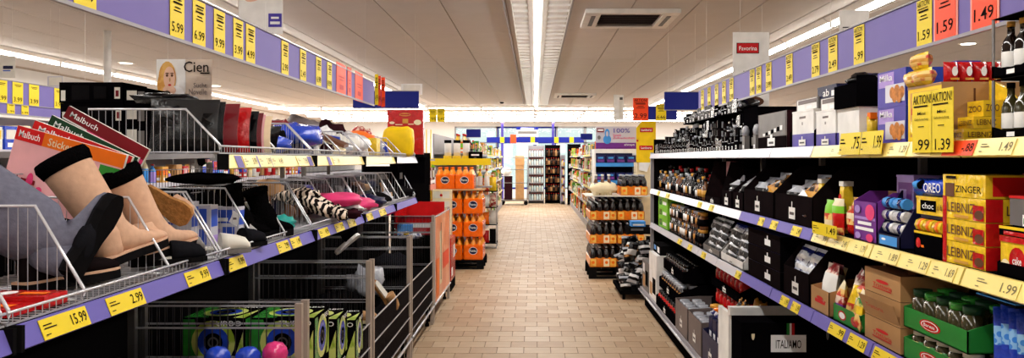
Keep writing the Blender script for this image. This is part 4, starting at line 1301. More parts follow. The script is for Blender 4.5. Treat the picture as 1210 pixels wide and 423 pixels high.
# two layers of red-lidded jars at the back
for k, z0 in enumerate((B_ + .265, B_ + .43)):
    btray(5.10, 5.92, z0, .15, ('lower black tray of red jars below the shelf', 'upper black tray of red jars below the shelf')[k], 'black', .45, x0=1.30, x1=1.66)
    fill_jars(5.12, 5.9, z0 + .0045, .15, .045, 'shine_red', 'shine_red', None, ('red jar in the lower black tray under the shelf', 'red jar in the upper black tray under the shelf')[k], 'red jars %s' % 'ab'[k], 1.36, 2)
for k, (ya, yb) in enumerate(((5.10, 5.92),)):
    b = MB().box(1.31, 1.66, ya, yb, B_, B_ + .26, 'dark'); tag(b.build('black_carton'), 'long black carton carrying the trays of red jars', 'carton') if False else None
b = MB()
for xx in (1.32, 1.62):
    for yy in (5.12, 5.88): b.box(xx, xx + .02, yy, yy + .02, B_ + .0045, B_ + .264, 'dark')
b.box(1.62, 1.66, 5.12, 5.9, B_ + .0045, B_ + .264, 'dark')
del b
# black trays of small jars, three layers
for k, (z0, x0) in enumerate(((B_, 1.13), (B_ + .17, 1.16), (B_ + .34, 1.20))):
    lab = ('lowest', 'middle', 'topmost')[k]
    btray(6.50, 7.50, z0, .16, '%s black tray of mixed preserve jars by the aisle' % lab, 'black', .55, x0=x0)
    fill_jars(6.53, 7.47, z0 + .0045, .14, .042, 'shine_red' if k == 0 else 'glass_dark', ('shine_black', 'shine_silver', 'shine_black')[k], ('dark', 'patch_gold', 'dark')[k], 'preserve jar in the %s black tray of three' % lab, 'preserve jars %s' % lab, x0 + .05, 2)
for k in range(2):
    b = MB().box(1.14, 1.55, 7.54 + k * .5, 8.02 + k * .5, B_, B_ + .30 + .14 * (1 - k), ('white', 'grey')[k], near='white' if k == 0 else 'dark')
    put(b, (1.14, 8.02 + k * .5, B_), FR, .48, .3, [(.1, .1, .45, .5, 'tan'), (.5, .2, .9, .7, 'dark'), (.15, .6, .4, .9, 'print_white')])
    tag(b.build('stacked_carton'), ('white carton behind the black preserve trays', 'grey carton at the far end of base deck')[k], 'carton')
b = MB().box(1.18, 1.5, 7.56, 8.0, B_ + .4405, B_ + .53, 'dark'); put(b, (1.18, 8.0, B_ + .44), FR, .44, .09, [(.1, .3, .4, .8, 'sky'), (.6, .2, .9, .8, 'print_white')])
tag(b.build('dark_carton'), 'flat dark carton lying on the white carton', 'carton')

# black and white crackling packs heaped at the shelf end
hb = random.Random(3)
r = empty('low_rack', (1.10, 9.25, 0), 'low black floor rack at the far end of the right shelves', 'rack')
part(MB().box(.94, 1.36, 8.85, 9.7, .06, .10, 'shelf_dark'), 'deck', r)
for xx in (.97, 1.31):
    for yy in (8.88, 9.64): part(MB().box(xx, xx + .03, yy, yy + .03, 0, .06, 'dark'), 'leg', r)
k = 0
HM = [['shine_black', 'shine_white', 'patch_dark', 'shine_black', 'shine_silver'], ['shine_white', 'shine_black', 'shine_black', 'patch_dark'], ['shine_black', 'patch_gold', 'shine_white', 'shine_black'], ['patch_dark', 'shine_black', 'shine_silver'], ['shine_silver', 'shine_black', 'shine_white', 'shine_black', 'shine_black']]
for lay in range(5):
    for i in range(3):
        for j in range(3):
            xx = .97 + .125 * i + hb.uniform(-.035, .035) + .012 * lay; yy = 8.9 + .26 * j + hb.uniform(-.05, .05)
            a1, a2 = hb.uniform(-.8, .8), hb.uniform(-.7, .7)
            rv = X_ * math.cos(a1) + Y_ * math.sin(a1) * .6 + Z_ * a2 * .5
            uv = Z_ * math.cos(a2) + Y_ * .3 - X_ * math.sin(a2)
            b = MB().pouch((xx, yy, .105 + lay * .10), rv, uv, .12, .15, .07, 'patch_dark', k, .5, 5, HM[k % 5])
            zlow = min(p[2] for p in b.v)
            if zlow < .1005: b.v = [(p[0], p[1], p[2] + .1005 - zlow) for p in b.v]
            tag(b.build('coffee_pack'), 'black and white foil pack heaped on the low floor rack', 'packet', 'foil packs on the low rack')
            k += 1
b = MB().box(1.06, 1.34, 9.1, 9.45, .70, .78, 'dark'); put(b, (1.06, 9.1, .70), FC, .28, .08, [(.1, .5, .6, .8, 'grey')])
tag(b.build('dark_box'), 'dark box lying on the heap of foil packs', 'box')
b = MB().box(1.10, 1.26, 9.15, 9.35, .781, .84, 'sky'); put(b, (1.10, 9.15, .781), FC, .16, .06, [(.1, .2, .9, .5, 'white')])
tag(b.build('pale_blue_box'), 'pale blue box on the dark box over the foil packs', 'box')

# ================================================================ left-hand wire basket shelving
LX, LBK = 1.20, 1.74
L_SEC = [0.62, 1.82, 3.05, 4.30, 5.55, 6.80, 8.05]
MZ, TZ = 1.175, 1.575


def wire_divider(y, z, h, name, parent, depth=.50, slope=.13):
    """wire side panel with a sloping front edge"""
    b = MB(); xf, xt, xb = -LX, -LX - slope, -LX - depth
    b.tube([(xf, y, z + .02), (xf - .001, y, z + .03), (xt, y, z + h), (xb, y, z + h), (xb, y, z), (xf, y, z), (xf, y, z + .02)], .0046, 'chrome', 6)
    x = xf - .02
    while x > xb:
        zt = z + .03 + (h - .03) * min(1, (xf - x) / slope)
        b.tube([(x, y, z), (x, y, zt)], .0013, 'wire', 3)
        x -= .026
    return part(b, name, parent)


def wire_floor(ya, yb, z, name, parent, x0=-LX, x1=-LX - .50):
    b = MB()
    y = ya + .02
    while y < yb:
        b.tube([(x0, y, z), (x1, y, z)], .0017, 'wire', 3); y += .028
    for k in range(5):
        x = x0 + (x1 - x0) * k / 4
        b.tube([(x, ya, z - .003), (x, yb, z - .003)], .003, 'wire', 4)
    return part(b, name, parent)


def wire_front(ya, yb, z, h, name, parent):
    b = MB()
    b.tube([(-LX + .002, ya, z + h), (-LX + .002, yb, z + h)], .004, 'chrome', 6)
    y = ya + .02
    while y < yb:
        b.tube([(-LX + .002, y, z), (-LX + .002, y, z + h)], .0014, 'wire', 3); y += .028
    return part(b, name, parent)


lrails = {}
for i in range(6):
    ya, yb = L_SEC[i] + .004, L_SEC[i + 1] - .004
    r = empty('basket_shelf', (-LBK, (ya + yb) / 2, 0), '%s wire basket shelf section from the front along the left side' % ORD[i], 'shelf unit', 'left basket shelves')
    part(MB().box(-LBK - .02, -LBK, ya, ya + .04, 0, 1.53, 'steel'), 'upright', r)
    part(MB().box(-LBK - .016, -LBK - .006, ya + .04, yb, .1, 1.40, 'shelf_dark'), 'back_panel', r)  # added dark backing, keeps the view through the open mesh from turning bright
    b = MB(); y = ya + .06
    while y < yb:
        b.tube([(-LBK + .005, y, 1.18), (-LBK + .005, y, 1.50)], .0016, 'wire_dark', 3); y += .03
    for zz in (1.25, 1.38, 1.50): b.tube([(-LBK + .008, ya, zz), (-LBK + .008, yb, zz)], .003, 'wire')
    part(b, 'back_mesh', r)
    for nm, z, hh in (('M', MZ, .25), ('T', TZ, .165)):
        if nm == 'T' and i < 2: continue
        bk = wire_floor(ya, yb, z, 'wire_basket', r)
        wire_front(ya, yb, z, .025, 'front_wires', bk)
        ds = [ya + .01, yb - .012]
        if nm == 'M':
            ds += {0: [1.2], 1: [2.14, 2.63], 2: [3.45, 3.85], 3: [4.75, 5.1], 4: [5.9, 6.25], 5: [7.1, 7.45]}[i]
        else:
            ds += {2: [3.7], 3: [4.75, 4.95], 4: [6.0], 5: [7.2, 7.6]}[i]
        for y in ds: wire_divider(y, z, hh, 'divider', bk)
        b = MB().extr([(-LX - .02, ya, z - .004), (-LX - .02, ya, z - .02), (-LBK, ya, z - .035), (-LBK, ya, z - .004)], (0, .012, 0), 'wire')
        part(b, 'bracket', r)
        mm = 'lavender_deep' if nm == 'M' else ('tag_pale' if i < 5 else 'rail_white')
        zr = z - .008
        b = MB().extr([(-LX + .001, ya + .02, zr), (-LX + .010, ya + .02, zr), (-LX + .030, ya + .02, zr - .052), (-LX + .024, ya + .02, zr - .056), (-LX + .001, ya + .02, zr - .02)], (0, yb - ya - .03, 0), mm)
        lrails[(i, nm)] = (part(b, 'price_rail', r), ya + .02, yb - .01, zr)
        for yy in (ya + .012, yb - .010):
            part(MB().box(-LX - .01, -LX + .032, yy - .006, yy + .006, zr - .058, zr + .003, 'dark'), 'rail_cap', r)


def tagL(nm, px, w, price, bg='tag_yellow'):
    y = YL(px, LX - .025)
    for (i, n), (rl, a0, a1, z) in lrails.items():
        if n == nm and a0 - .01 <= y and y + w <= a1 + .06:
            u = Vector((-.020, 0, .052)).normalized()
            b = MB(); price_plate(b, (-LX + .0308, y, z - .051), (Y_, u), min(w, a1 - y), .051, price, bg, upright=False, ink='ink' if bg != 'tag_pale' else 'ink_soft')
            part(b, 'price_tag', rl)
            return


for px, w, p in ((50, .20, '15.99'), (129, .20, '2.99'), (221, .19, '9.99'), (270, .18, '9.99'), (329, .17, '2.99'), (345, .15, '1.99'), (378, .2, '4.99'), (397, .2, '3.99'), (412, .2, '2.49'), (434, .2, '1.99'), (449, .25, '2.99')):
    tagL('M', px, w, p)
for px, w, p in ((243, .16, '6.99'), (262, .16, '4.99'), (289, .16, '3.99'), (307, .16, '2.99'), (322, .16, '4.49'), (352, .18, '7.99'), (372, .18, '5.99'), (394, .16, '3.49')):
    tagL('T', px, w, p, 'tag_pale')
for px in (280, 300, 318, 365, 388):      # lavender gaps between the pale tickets of the top rail
    y = YL(px, LX - .025)
    for (i, n), (rl, a0, a1, z) in lrails.items():
        if n == 'T' and a0 <= y and y + .07 <= a1:
            u = Vector((-.020, 0, .052)).normalized()
            b = MB(); o = Vector((-LX + .0312, y, z - .051)); b.extr([o, o + Y_ * .07, o + Y_ * .07 + u * .051, o + u * .051], (.0012, 0, 0), 'lavender'); part(b, 'rail_insert', rl)

# ---------------------------------------------------------------- boots
def ring(c, a, b_, ra, rb, n=14, flat=0):
    return [c + a * ra * math.cos(2 * math.pi * k / n) + b_ * rb * math.sin(2 * math.pi * k / n) for k in range(n)]


def boot(origin, fwd, up, shaft, H, Lf, rs, upper, label, sole='rubber', lining='fur_black', fur=.035, rim='suede_tan'):
    """origin: heel on the ground; fwd: towards the toe; up: away from the sole; shaft: where the leg part flops to"""
    o, f, u, sh = Vector(origin), Vector(fwd).normalized(), Vector(up).normalized(), Vector(shaft).normalized()
    s = f.cross(u).normalized(); u = s.cross(f).normalized()
    root = empty('boot', o, label, 'boot', 'winter boots')
    n = 16
    path = []           # centre, tangent, half width, half height
    for t, hh, wd in ((.99, .018, .012), (.96, .030, .030), (.88, .040, .042), (.74, .048, .046), (.58, .062, .043)):
        path.append((o + f * (Lf * t) + u * (.022 + hh * .5), -f, wd, hh * .52))
    a0 = o + f * (Lf * .30) + u * .075
    path.append((o + f * (Lf * .46) + u * .062, (-f * .8 + u * .3 + sh * .2).normalized(), .043, .048))
    path.append((o + f * (Lf * .36) + u * .072, (-f * .4 + u * .3 + sh * .6).normalized(), .045, .060))
    path.append((a0 + sh * .04, (u * .15 + sh).normalized(), .048, .064))
    for q in range(6):
        ra = rs * (.84 + .16 * q / 5)
        path.append((a0 + sh * (.08 + (H - .15) * q / 5), sh, ra * .94, ra))
    rings = []
    for c, t, ra, rb in path:
        a2 = t.cross(s).normalized(); a1 = a2.cross(t).normalized()
        rings.append(ring(c, a1, a2, ra, rb, n))
    b = MB(); b.loft(rings, upper, False)
    part(b, 'upper', root)
    hb_ = [(o + f * Lf * t + u * .024) for t in (.02, .30)]
    b = MB(); b.loft([ring(o + f * (Lf * .17) + u * z, s, f, w_, l_, n) for z, w_, l_ in ((.02, .036, .045), (.06, .040, .052), (.10, .040, .050), (.13, .030, .038))], upper)
    part(b, 'heel_counter', root)
    c = a0 + sh * (H - .07); a2 = sh.cross(s).normalized(); a1 = a2.cross(sh).normalized()
    b = MB(); b.loft([ring(c - sh * .012, a1, a2, rs * .97, rs * 1.03, n), ring(c + sh * fur * .5, a1, a2, rs * 1.06, rs * 1.12, n), ring(c + sh * fur, a1, a2, rs * 1.0, rs * 1.05, n), ring(c + sh * fur * .8, a1, a2, rs * .72, rs * .76, n), ring(c - sh * .05, a1, a2, rs * .6, rs * .64, n)], lining)
    part(b, 'fur_lining', root)
    pts = [(.0, .034), (.1, .042), (.3, .037), (.5, .038), (.72, .050), (.88, .046), (.97, .028), (1.01, .004)]
    out = [o + f * Lf * t + s * wd for t, wd in pts] + [o + f * Lf * t - s * wd for t, wd in reversed(pts)]
    b = MB(); b.extr(out, u * .026, sole)
    b.extr([p + u * .026 for p in out], u * .007, rim)
    part(b, 'sole', root)
    return root


bt = MZ + .004
boot((-1.262, 2.20, bt + .045), (.05, .15, .20), (-1, -.1, .14), (-.82, -.12, .50), .36, .27, .112, 'felt_grey', 'grey felt boot lying on its back nearest in the left basket', fur=.012, lining='felt_dark', rim='felt_dark')
boot((-1.41, 2.20, bt), (.14, .30, .012), (-.05, 0, 1), (-.62, -.05, .70), .27, .30, .075, 'umber', 'dark boot with tan sole rim under the grey felt boot', fur=.012)
boot((-1.325, 2.44, bt + .035), (.06, .30, .045), (-.12, -.1, 1), (-.50, -.14, .86), .335, .31, .076, 'suede_tan', 'tan suede boot with black fur lining leaning in the basket')
boot((-1.31, 2.66, bt + .025), (.05, .33, .03), (-.1, -.08, 1), (-.34, -.26, .86), .29, .32, .066, 'suede_tan', 'tan suede boot with black fur half hidden behind the first')
b = MB().blob((-1.262, 2.245, bt + .13), .030, .034, .062, 'felt_dark', 2, .12, basis=(Vector((.9, .2, 0)).normalized(), Vector((-.2, .9, 0)).normalized(), Vector((.22, .1, .95)).normalized()))
tag(b.build('glove'), 'dark grey felt glove lying against the grey boot', 'glove')


def slipper(origin, fwd, up, Lf, upper, sole, label, group='slippers', lining='paper'):
    o, f, u = Vector(origin), Vector(fwd).normalized(), Vector(up).normalized()
    s = f.cross(u).normalized(); u = s.cross(f).normalized()
    root = empty('slipper', o, label, 'shoe', group)
    pts = [(.0, .022), (.06, .034), (.25, .036), (.5, .036), (.74, .047), (.9, .042), (.98, .024)]
    out = [o + f * Lf * t + s * wd for t, wd in pts] + [o + f * Lf * t - s * wd for t, wd in reversed(pts)]
    b = MB(); b.extr(out, u * .018, sole); part(b, 'sole', root)
    rings = []
    for t, hh, wd in ((.97, .02, .02), (.9, .045, .038), (.76, .058, .043), (.6, .066, .040), (.50, .070, .038)):
        rings.append(ring(o + f * Lf * t + u * (.018 + hh * .35), s, u, wd, hh * .55, 12))
    b = MB(); b.loft(rings, upper); part(b, 'vamp', root)
    rr = [(.50, .030), (.3, .028), (.12, .028), (.03, .018)]
    o2 = [o + f * Lf * t + s * wd + u * .0185 for t, wd in rr] + [o + f * Lf * t - s * wd + u * .0185 for t, wd in reversed(rr)]
    b = MB(); b.extr(o2, u * .008, lining); part(b, 'insole', root)
    return root


slipper((-1.33, 2.60, bt + .22), (.30, .55, -.62), (.80, .10, .55), .25, 'fur_black', 'sole_tan', 'slipper showing its tan patterned sole behind the tan boots') if False else None
# slipper turned with the tan sole to the aisle
slipper((XP(167, 2.93), 2.93, ZP(226, 2.93)), (.146, .02, -.095), (.05, 1, .25), .20, 'suede_tan', 'sole_tan', 'slipper hanging sole outwards with tan tread by the boots')
slipper((-1.36, 2.70, bt + .008), (.75, .6, .02), (0, 0, 1), .25, 'felt_dark', 'rubber', 'dark felt slipper lying behind the last tan boot')
slipper((-1.42, 2.84, bt + .05), (.8, .5, -.1), (0.1, 0, 1), .24, 'grey', 'rubber', 'grey slipper at the end of first basket')

# children's books leaning behind the boots
def book(px, py, Y, w, h, ang, cover, band, label, title=None, pitch=0.0, spots=()):
    r_ = (X_ * math.cos(ang) - Z_ * math.sin(ang)); u_ = (Z_ * math.cos(ang) + X_ * math.sin(ang))
    o = Vector((XP(px, Y), Y, ZP(py, Y)))     # upper left corner
    o = o - u_ * h
    n_ = r_.cross(u_)
    root = empty('book', o, label, 'book', "children's books in the left basket")
    b = MB(); b.extr([o, o + r_ * w, o + r_ * w + u_ * h, o + u_ * h], -n_ * .012, 'paper'); part(b, 'pages', root)
    b = MB(); b.extr([o, o + r_ * w, o + r_ * w + u_ * h, o + u_ * h], n_ * .002, cover)
    put(b, o + n_ * .002, (r_, u_), w, h, [(0, .82, 1, 1, band)] + ([(0, .82, .25, 1, 'red'), (.03, .865, .22, .955, 'print_white', 'Malbuch'), (.30, .85, .66, .95, 'cream', title)] if title else [(.06, .87, .4, .95, 'print_white', 'Malbuch')]) + list(spots), .0006)
    part(b, 'cover', root)
    return root


book(82, 125, 2.90, .33, .25, .50, 'shine_white', 'darkred', "rearmost children's book with a dark red band", spots=[(.3, .70, 1, .82, 'pink'), (0, .66, .4, .8, 'darkgreen')])
book(62, 136, 2.84, .34, .25, .46, 'shine_white', 'darkgreen', "children's book with a dark green band in the basket", spots=[(.3, .70, 1, .80, 'paper')])
book(42, 142, 2.78, .36, .25, .36, 'cream', 'red', "children's book with a red and orange band in front", spots=[(.4, .7, 1, .82, 'orange')])
book(22, 148, 2.72, .38, .26, .27, 'rose', 'orange', "front sticker book with a broad orange title band", 'Sticker-Set', spots=[(.42, .52, .50, .62, 'orange', 'O'), (.15, .3, .28, .36, 'darkred'), (.2, .25, .26, .45, 'pink', 'O'), (.3, .2, .36, .3, 'pink', 'O'), (.8, .6, 1.0, .8, 'shine_green')])
b = MB().box(-1.68, -1.30, 2.80, 2.99, MZ + .003, MZ + .24, 'card'); tag(b.build('book_carton'), "open brown carton holding the children's books", 'carton') if False else None
for k, (x0, y0) in enumerate(((-1.40, 1.88), (-1.385, 1.99))):
    b = MB().box(x0, x0 + .17, y0, y0 + .10, MZ + .003, MZ + .022 + .012 * k, 'shine_red')
    put(b, (x0, y0, MZ + .0225 + .012 * k), (X_, Y_), .17, .1, [(.15, .2, .4, .8, 'print_white', 'O'), (.5, .3, .9, .6, 'orange')])
    tag(b.build('red_pack'), ('flat red pack lying before the first divider, nearer one', 'flat red pack lying before the first divider, farther one')[k], 'box', 'red packs before the divider')
# red packs in the nearest basket
for k in range(4):
    b = MB().box(-1.46 + .04 * k, -1.24 + .01 * k, 1.28 + .13 * k, 1.40 + .13 * k, MZ + .003, MZ + .05 + .012 * (k % 2), 'shine_red')
    put(b, (-1.46 + .04 * k, 1.28 + .13 * k, MZ + .051 + .012 * (k % 2)), (X_, Y_), .2, .12, [(.2, .2, .5, .8, 'print_white', 'O'), (.6, .3, .9, .6, 'orange')])
    tag(b.build('red_pack'), 'flat red pack lying in the nearest left basket corner', 'box', 'flat red packs')

# ---------------------------------------------------------------- further baskets on the left, middle level
zb = MZ + .004
b = MB(); Yh = 3.15
b.blob((XP(240, Yh), Yh, ZP(211, Yh)), .145, .10, .024, 'fur_black', 3, .25, 16, 8)
r = empty('fur_hat', (XP(240, Yh), Yh, ZP(218, Yh)), 'flat black fur hat hanging above the left basket', 'hat')
part(b, 'crown', r)
part(MB().tube([(XP(236, Yh), Yh, ZP(211, Yh)), (XP(236, Yh), Yh, 1.555)], .002, 'wire'), 'hook', r)
part(MB().blob((XP(238, Yh), Yh, ZP(190, Yh)), .016, .016, .02, 'black', 1, .2), 'hanger_knob', r)
# slipper packages: white and blue
for k, (px, yy, mm) in enumerate(((228, 3.2, 'patch_blue'), (240, 3.32, 'rail_white'), (252, 3.55, 'patch_blue'))):
    b = MB().box(-1.52 + .03 * k, -1.37 + .03 * k, yy, yy + .08, zb, zb + .20 - .02 * k, 'rail_white')
    x0_, x1_, z1_ = -1.52 + .03 * k, -1.37 + .03 * k, zb + .20 - .02 * k
    put(b, (x0_, yy, zb), FC, .15, z1_ - zb, [(.1, .55, .9, .92, 'print_blue'), (.2, .6, .7, .7, 'print_white'), (.1, .1, .5, .4, 'lilac'), (.55, .1, .9, .45, 'print_blue')])
    put(b, (x1_, yy, zb), FL, .08, z1_ - zb, [(.1, .5, .9, .9, 'print_blue'), (.1, .1, .9, .3, 'lilac')])
    tag(b.build('sock_pack'), ['white and blue sock package nearest behind the first divider', 'pale blue sock package in the second basket', 'lower white and blue sock package by the black boots'][k], 'box', 'blue sock packages')
slipper((-1.34, 3.10, zb), (.8, .55, 0), (0, 0, 1), .24, 'paper', 'grey', 'pale grey slipper at the front of second basket')
slipper((-1.30, 3.30, zb), (.5, .85, 0), (0, 0, 1), .24, 'felt_dark', 'rubber', 'charcoal slipper behind the pale grey one')
# black house boots with white labels, box with shoe photograph
for k, (xx, yy) in enumerate(((-1.38, 3.60), (-1.33, 3.78))):
    boot((xx, yy, zb), (.6, .8, 0), (0, 0, 1), (-.2, -.25, 1), .24 - .02 * k, .22, .055, 'fur_black', ('black fur house boot with a white swing label', 'second black fur house boot by the shoe box')[k], lining='fur_black', fur=.012, rim='rubber')
for k, (px, py, Y) in enumerate(((290, 278, 3.52), (270, 262, 3.46))):
    x, z = XP(px, Y), ZP(py, Y)
    b = MB().extr([(x, Y, z), (x + .035, Y, z - .02), (x + .05, Y, z + .025), (x + .02, Y, z + .05), (x + .012, Y, z + .02)], (0, .002, 0), 'white')
    put(b, (x + .015, Y, z + .0), FC, .025, .03, [(.2, .3, .8, .6, 'taupe')])
    tag(b.build('swing_label'), ('white swing label on the front black house boot', 'white swing label on the rear black house boot')[k], 'label', 'swing labels')
Yb = 4.02
b = MB().box(XP(288, Yb), XP(312, Yb), Yb, Yb + .09, zb, ZP(239, Yb), 'paper')
put(b, (XP(288, Yb), Yb, zb), FC, XP(312, Yb) - XP(288, Yb), ZP(239, Yb) - zb, [(.08, .42, .72, .72, 'dark'), (.15, .5, .35, .65, 'cream', 'O'), (.45, .5, .65, .65, 'cream', 'O'), (.3, .76, .5, .95, 'blue'), (.65, .75, .85, .92, 'rose'), (.92, .1, 1, .4, 'orange')])
put(b, (XP(312, Yb), Yb, zb), FL, .09, ZP(239, Yb) - zb, [(.1, .1, .9, .5, 'orange')])
tag(b.build('shoe_box'), 'pale shoe box with a photograph of slippers on its side', 'box')
# cloth things
def cloth(name, label, cat, px, py, Y, rx, ry, rz, m, seed, amp=.45, group='folded clothes in the left baskets', tilt=None, extra=()):
    c = Vector((XP(px, Y), Y, max(ZP(py, Y), zb + rz * .9)))
    b = MB().blob(c, rx, ry, rz, m, seed, amp, 16, 10, 2.6, tilt)
    for e in extra: b.blob(c + Vector(e[:3]), e[3], e[4], e[5], e[6], seed + 1, amp, 12, 8, 2.6, tilt)
    return tag(b.build(name), label, cat, group)


cloth('gloves', 'crumpled teal knitted gloves in the third basket', 'gloves', 334, 266, 4.15, .06, .09, .04, 'teal', 4, .6)
cloth('scarf', 'zebra striped fleece blanket spilling over the basket front', 'blanket', 372, 240, 4.75, .14, .20, .05, 'zebra', 7, .35, tilt=(Vector((.85, .2, -.48)).normalized(), Vector((-.2, .97, .05)).normalized(), Vector((.46, 0, .88)).normalized()), extra=((.13, .05, -.06, .06, .14, .04, 'zebra'),))
cloth('blanket', 'pink folded blanket behind the zebra striped fleece', 'blanket', 398, 236, 5.15, .16, .22, .05, 'pink', 9, .3)
cloth('blanket', 'pale plastic wrapped cloth beside the pink blanket', 'blanket', 408, 243, 5.25, .10, .12, .04, 'shine_white', 13, .5)
cloth('blanket', 'bright pink folded cloth further back in the fourth basket', 'blanket', 424, 245, 5.8, .12, .16, .05, 'pink', 10, .4)
cloth('trousers', 'navy folded trousers in the fifth basket', 'clothes', 437, 240, 6.2, .12, .18, .05, 'navy', 14, .4)
cloth('shirt', 'dark folded shirt in the fifth basket', 'clothes', 446, 238, 6.6, .10, .14, .05, 'dark', 15, .4)
cloth('shirt', 'pale blue folded shirt near the brown slipper', 'clothes', 455, 238, 6.9, .06, .10, .05, 'rail_white', 16, .4)
cloth('jacket', 'brown patterned jacket heap under the zebra fleece', 'clothes', 352, 232, 4.7, .12, .16, .045, 'zebra', 17, .5)
cloth('jumper', 'dark violet jumper in the fourth basket', 'clothes', 415, 252, 5.1, .06, .12, .03, 'maroon', 18, .5)
slipper((-1.38, 7.15, zb + .16), (.25, .1, -.9), (.9, .1, .3), .22, 'tan', 'sole_tan', 'brown slipper standing on its toe at the basket end')
b = MB(); Yp = 7.05
b.extr([(XP(454, Yp), Yp, ZP(245, Yp)), (XP(457, Yp), Yp, ZP(255, Yp)), (XP(468, Yp), Yp, ZP(250, Yp)), (XP(461, Yp), Yp, ZP(243, Yp))], (.01, .01, 0), 'shine_pink')
tag(b.build('pink_tag'), 'small bright pink bag hanging over the basket rail', 'bag')
cloth('box_heap', 'dark bundle lying at the end of the left baskets', 'clothes', 470, 232, 7.7, .14, .22, .06, 'dark', 19, .4)

# more folded clothes behind, dark and dusky
cr = random.Random(8)
CC = [('dark', 'charcoal'), ('maroon', 'maroon'), ('navy', 'navy'), ('umber', 'black brown'), ('felt_dark', 'anthracite'), ('taupe', 'taupe'), ('brown', 'brown'), ('mid', 'slate grey'), ('violet', 'violet'), ('tan', 'tan')]
spots_ = [(s_, q) for s_ in range(2, 6) for q in range(5)]
for n_, (s_, q) in enumerate(spots_):
    m, cn = CC[(n_ * 7 + n_ // 10) % 10]
    yy = L_SEC[s_] + .16 + .23 * q
    rz = cr.uniform(.045, .075)
    b = MB().blob((-1.58, yy, zb + rz * .95), .10, .115, rz, m, n_ + 50, .35, 14, 8, 2.2, None, .6)
    b.blob((-1.56, yy + .01, zb + rz * 2.6), .085, .09, rz * .7, CC[(n_ * 3 + 1) % 10][0], n_ + 90, .35, 12, 7, 2.2, None, .6)
    tag(b.build('folded_clothes'), '%s folded bundle at place %s of the rear row in the %s left basket' % (cn, ['one', 'two', 'three', 'four', 'five'][q], ORD[s_]), 'clothes', 'rear bundles in the left baskets')

# ---------------------------------------------------------------- top baskets on the left
zt = TZ + .004
SH = ['shine_black', 'dark', 'darkred', 'black', 'shine_red', 'dark', 'black', 'darkred', 'rose', 'cream']
SL = ['frontmost shiny black', 'charcoal', 'dark red', 'deep black', 'bright red', 'second charcoal', 'second deep black', 'second dark red', 'rose pink', 'cream']
for k, m in enumerate(SH):
    yy = 3.12 + k * .06
    r = empty('wrapped_shirt', (-1.36, yy, zt), '%s folded shirt in clear film standing in the top basket' % SL[k], 'shirt', 'wrapped shirts in the top basket')
    dx = (.0, .0, .035, .0, .04, .01, .03, .03, .02, .03)[k]
    b = MB().pouch((-1.50 + dx, yy, zt), X_, Z_ + Y_ * .12, .27, .205 - .004 * k, .045, m, k, .25)
    part(b, 'shirt', r)
    b = MB().pouch((-1.503 + dx, yy, zt), X_, Z_ + Y_ * .12, .276, .212 - .004 * k, .050, 'film', k, .3, 4)
    part(b, 'film', r)
# black boxes piled behind
for k, (x0, x1, z0, z1) in enumerate(((-2.03, -1.76, zt, zt + .115), (-2.03, -1.76, zt + .117, zt + .21), (-2.035, -1.765, zt + .212, zt + .30), (-1.755, -1.66, zt, zt + .115), (-1.755, -1.66, zt + .117, zt + .20), (-1.755, -1.66, zt + .202, zt + .275))):
    b = MB().box(x0, x1, 3.44, 3.66, z0, z1, 'black')
    w_ = x1 - x0; h_ = z1 - z0
    put(b, (x0, 3.44, z0), FC, w_, h_, [(.03, .1, .1, .6, 'paper'), (.2, .15, .48, .85, 'dark'), (.55, .2, .75, .8, 'dark'), (.88, .2, .97, .75, 'paper'), (.9, .3, .95, .6, 'darkred')] if x1 < -1.7 else [(.1, .3, .55, .85, 'paper'), (.6, .2, .9, .8, 'grey')])
    tag(b.build('black_box'), ['lowest long black box of the pile behind the left basket', 'middle long black box of the pile behind the left basket', 'topmost long black box of the pile with barcode', 'lowest short black box right of the long ones', 'middle short black box right of the long ones', 'topmost short black box with a white sticker'][k], 'box', 'pile of black boxes')
r = empty('storage_shelf', (-1.95, 5.4, 0), 'grey back shelf behind the left baskets carrying black boxes', 'shelf unit')
part(MB().box(-2.32, -1.765, 3.06, 8.04, TZ - .02, zt - .0005, 'shelf_grey'), 'shelf', r)
for yy in (3.1, 5.5, 8.0): part(MB().box(-2.32, -2.28, yy - .02, yy + .02, 0, TZ - .02, 'steel'), 'upright', r)
for k, (px, py, Y, rx, ry, rz, m, lb) in enumerate((
        (190, 118, 3.55, .13, .10, .045, 'shine_black', 'crumpled black film bag lying across the wrapped shirts'),)):
    b = MB().blob((-1.545, 3.36, zt + .222), .13, .12, .024, m, 3, .45, 18, 8, 3.5)
    tag(b.build('film_bag'), lb, 'bag')
# black and blue packs, books, sacks further along
b = MB().pouch((-1.42, 3.72, zt), X_ * .8 + Y_ * .5, Z_ + X_ * .2, .22, .13, .06, 'shine_black', 5, .3); tag(b.build('cloth_pack'), 'black film pack standing behind the wrapped shirts', 'bag')
b = MB().blob((-1.32, 4.02, zt + .045), .10, .13, .045, 'shine_blue', 6, .4, 14, 8); tag(b.build('cloth_pack'), 'blue film pack lying in the top basket', 'bag')
b = MB().blob((-1.38, 4.65, zt + .10), .15, .22, .075, 'shine_blue', 8, .45, 16, 9, 3); b.box(-1.45, -1.32, 4.5, 4.8, zt, zt + .06, 'navy'); tag(b.build('blue_sack'), 'large crumpled blue plastic sack in the top basket', 'bag')
b = MB().extr([(-1.50, 5.0, zt + .17), (-1.20, 5.05, zt + .04), (-1.20, 5.17, zt + .05), (-1.50, 5.12, zt + .185)], (0, .01, .02), 'brown'); b.extr([(-1.50, 5.0, zt + .165), (-1.20, 5.05, zt + .035), (-1.20, 5.05, zt), (-1.5, 5.0, zt)], (0, .06, 0), 'cream')
tag(b.build('game_box'), 'brown flat game box leaning beside the blue sack', 'box')
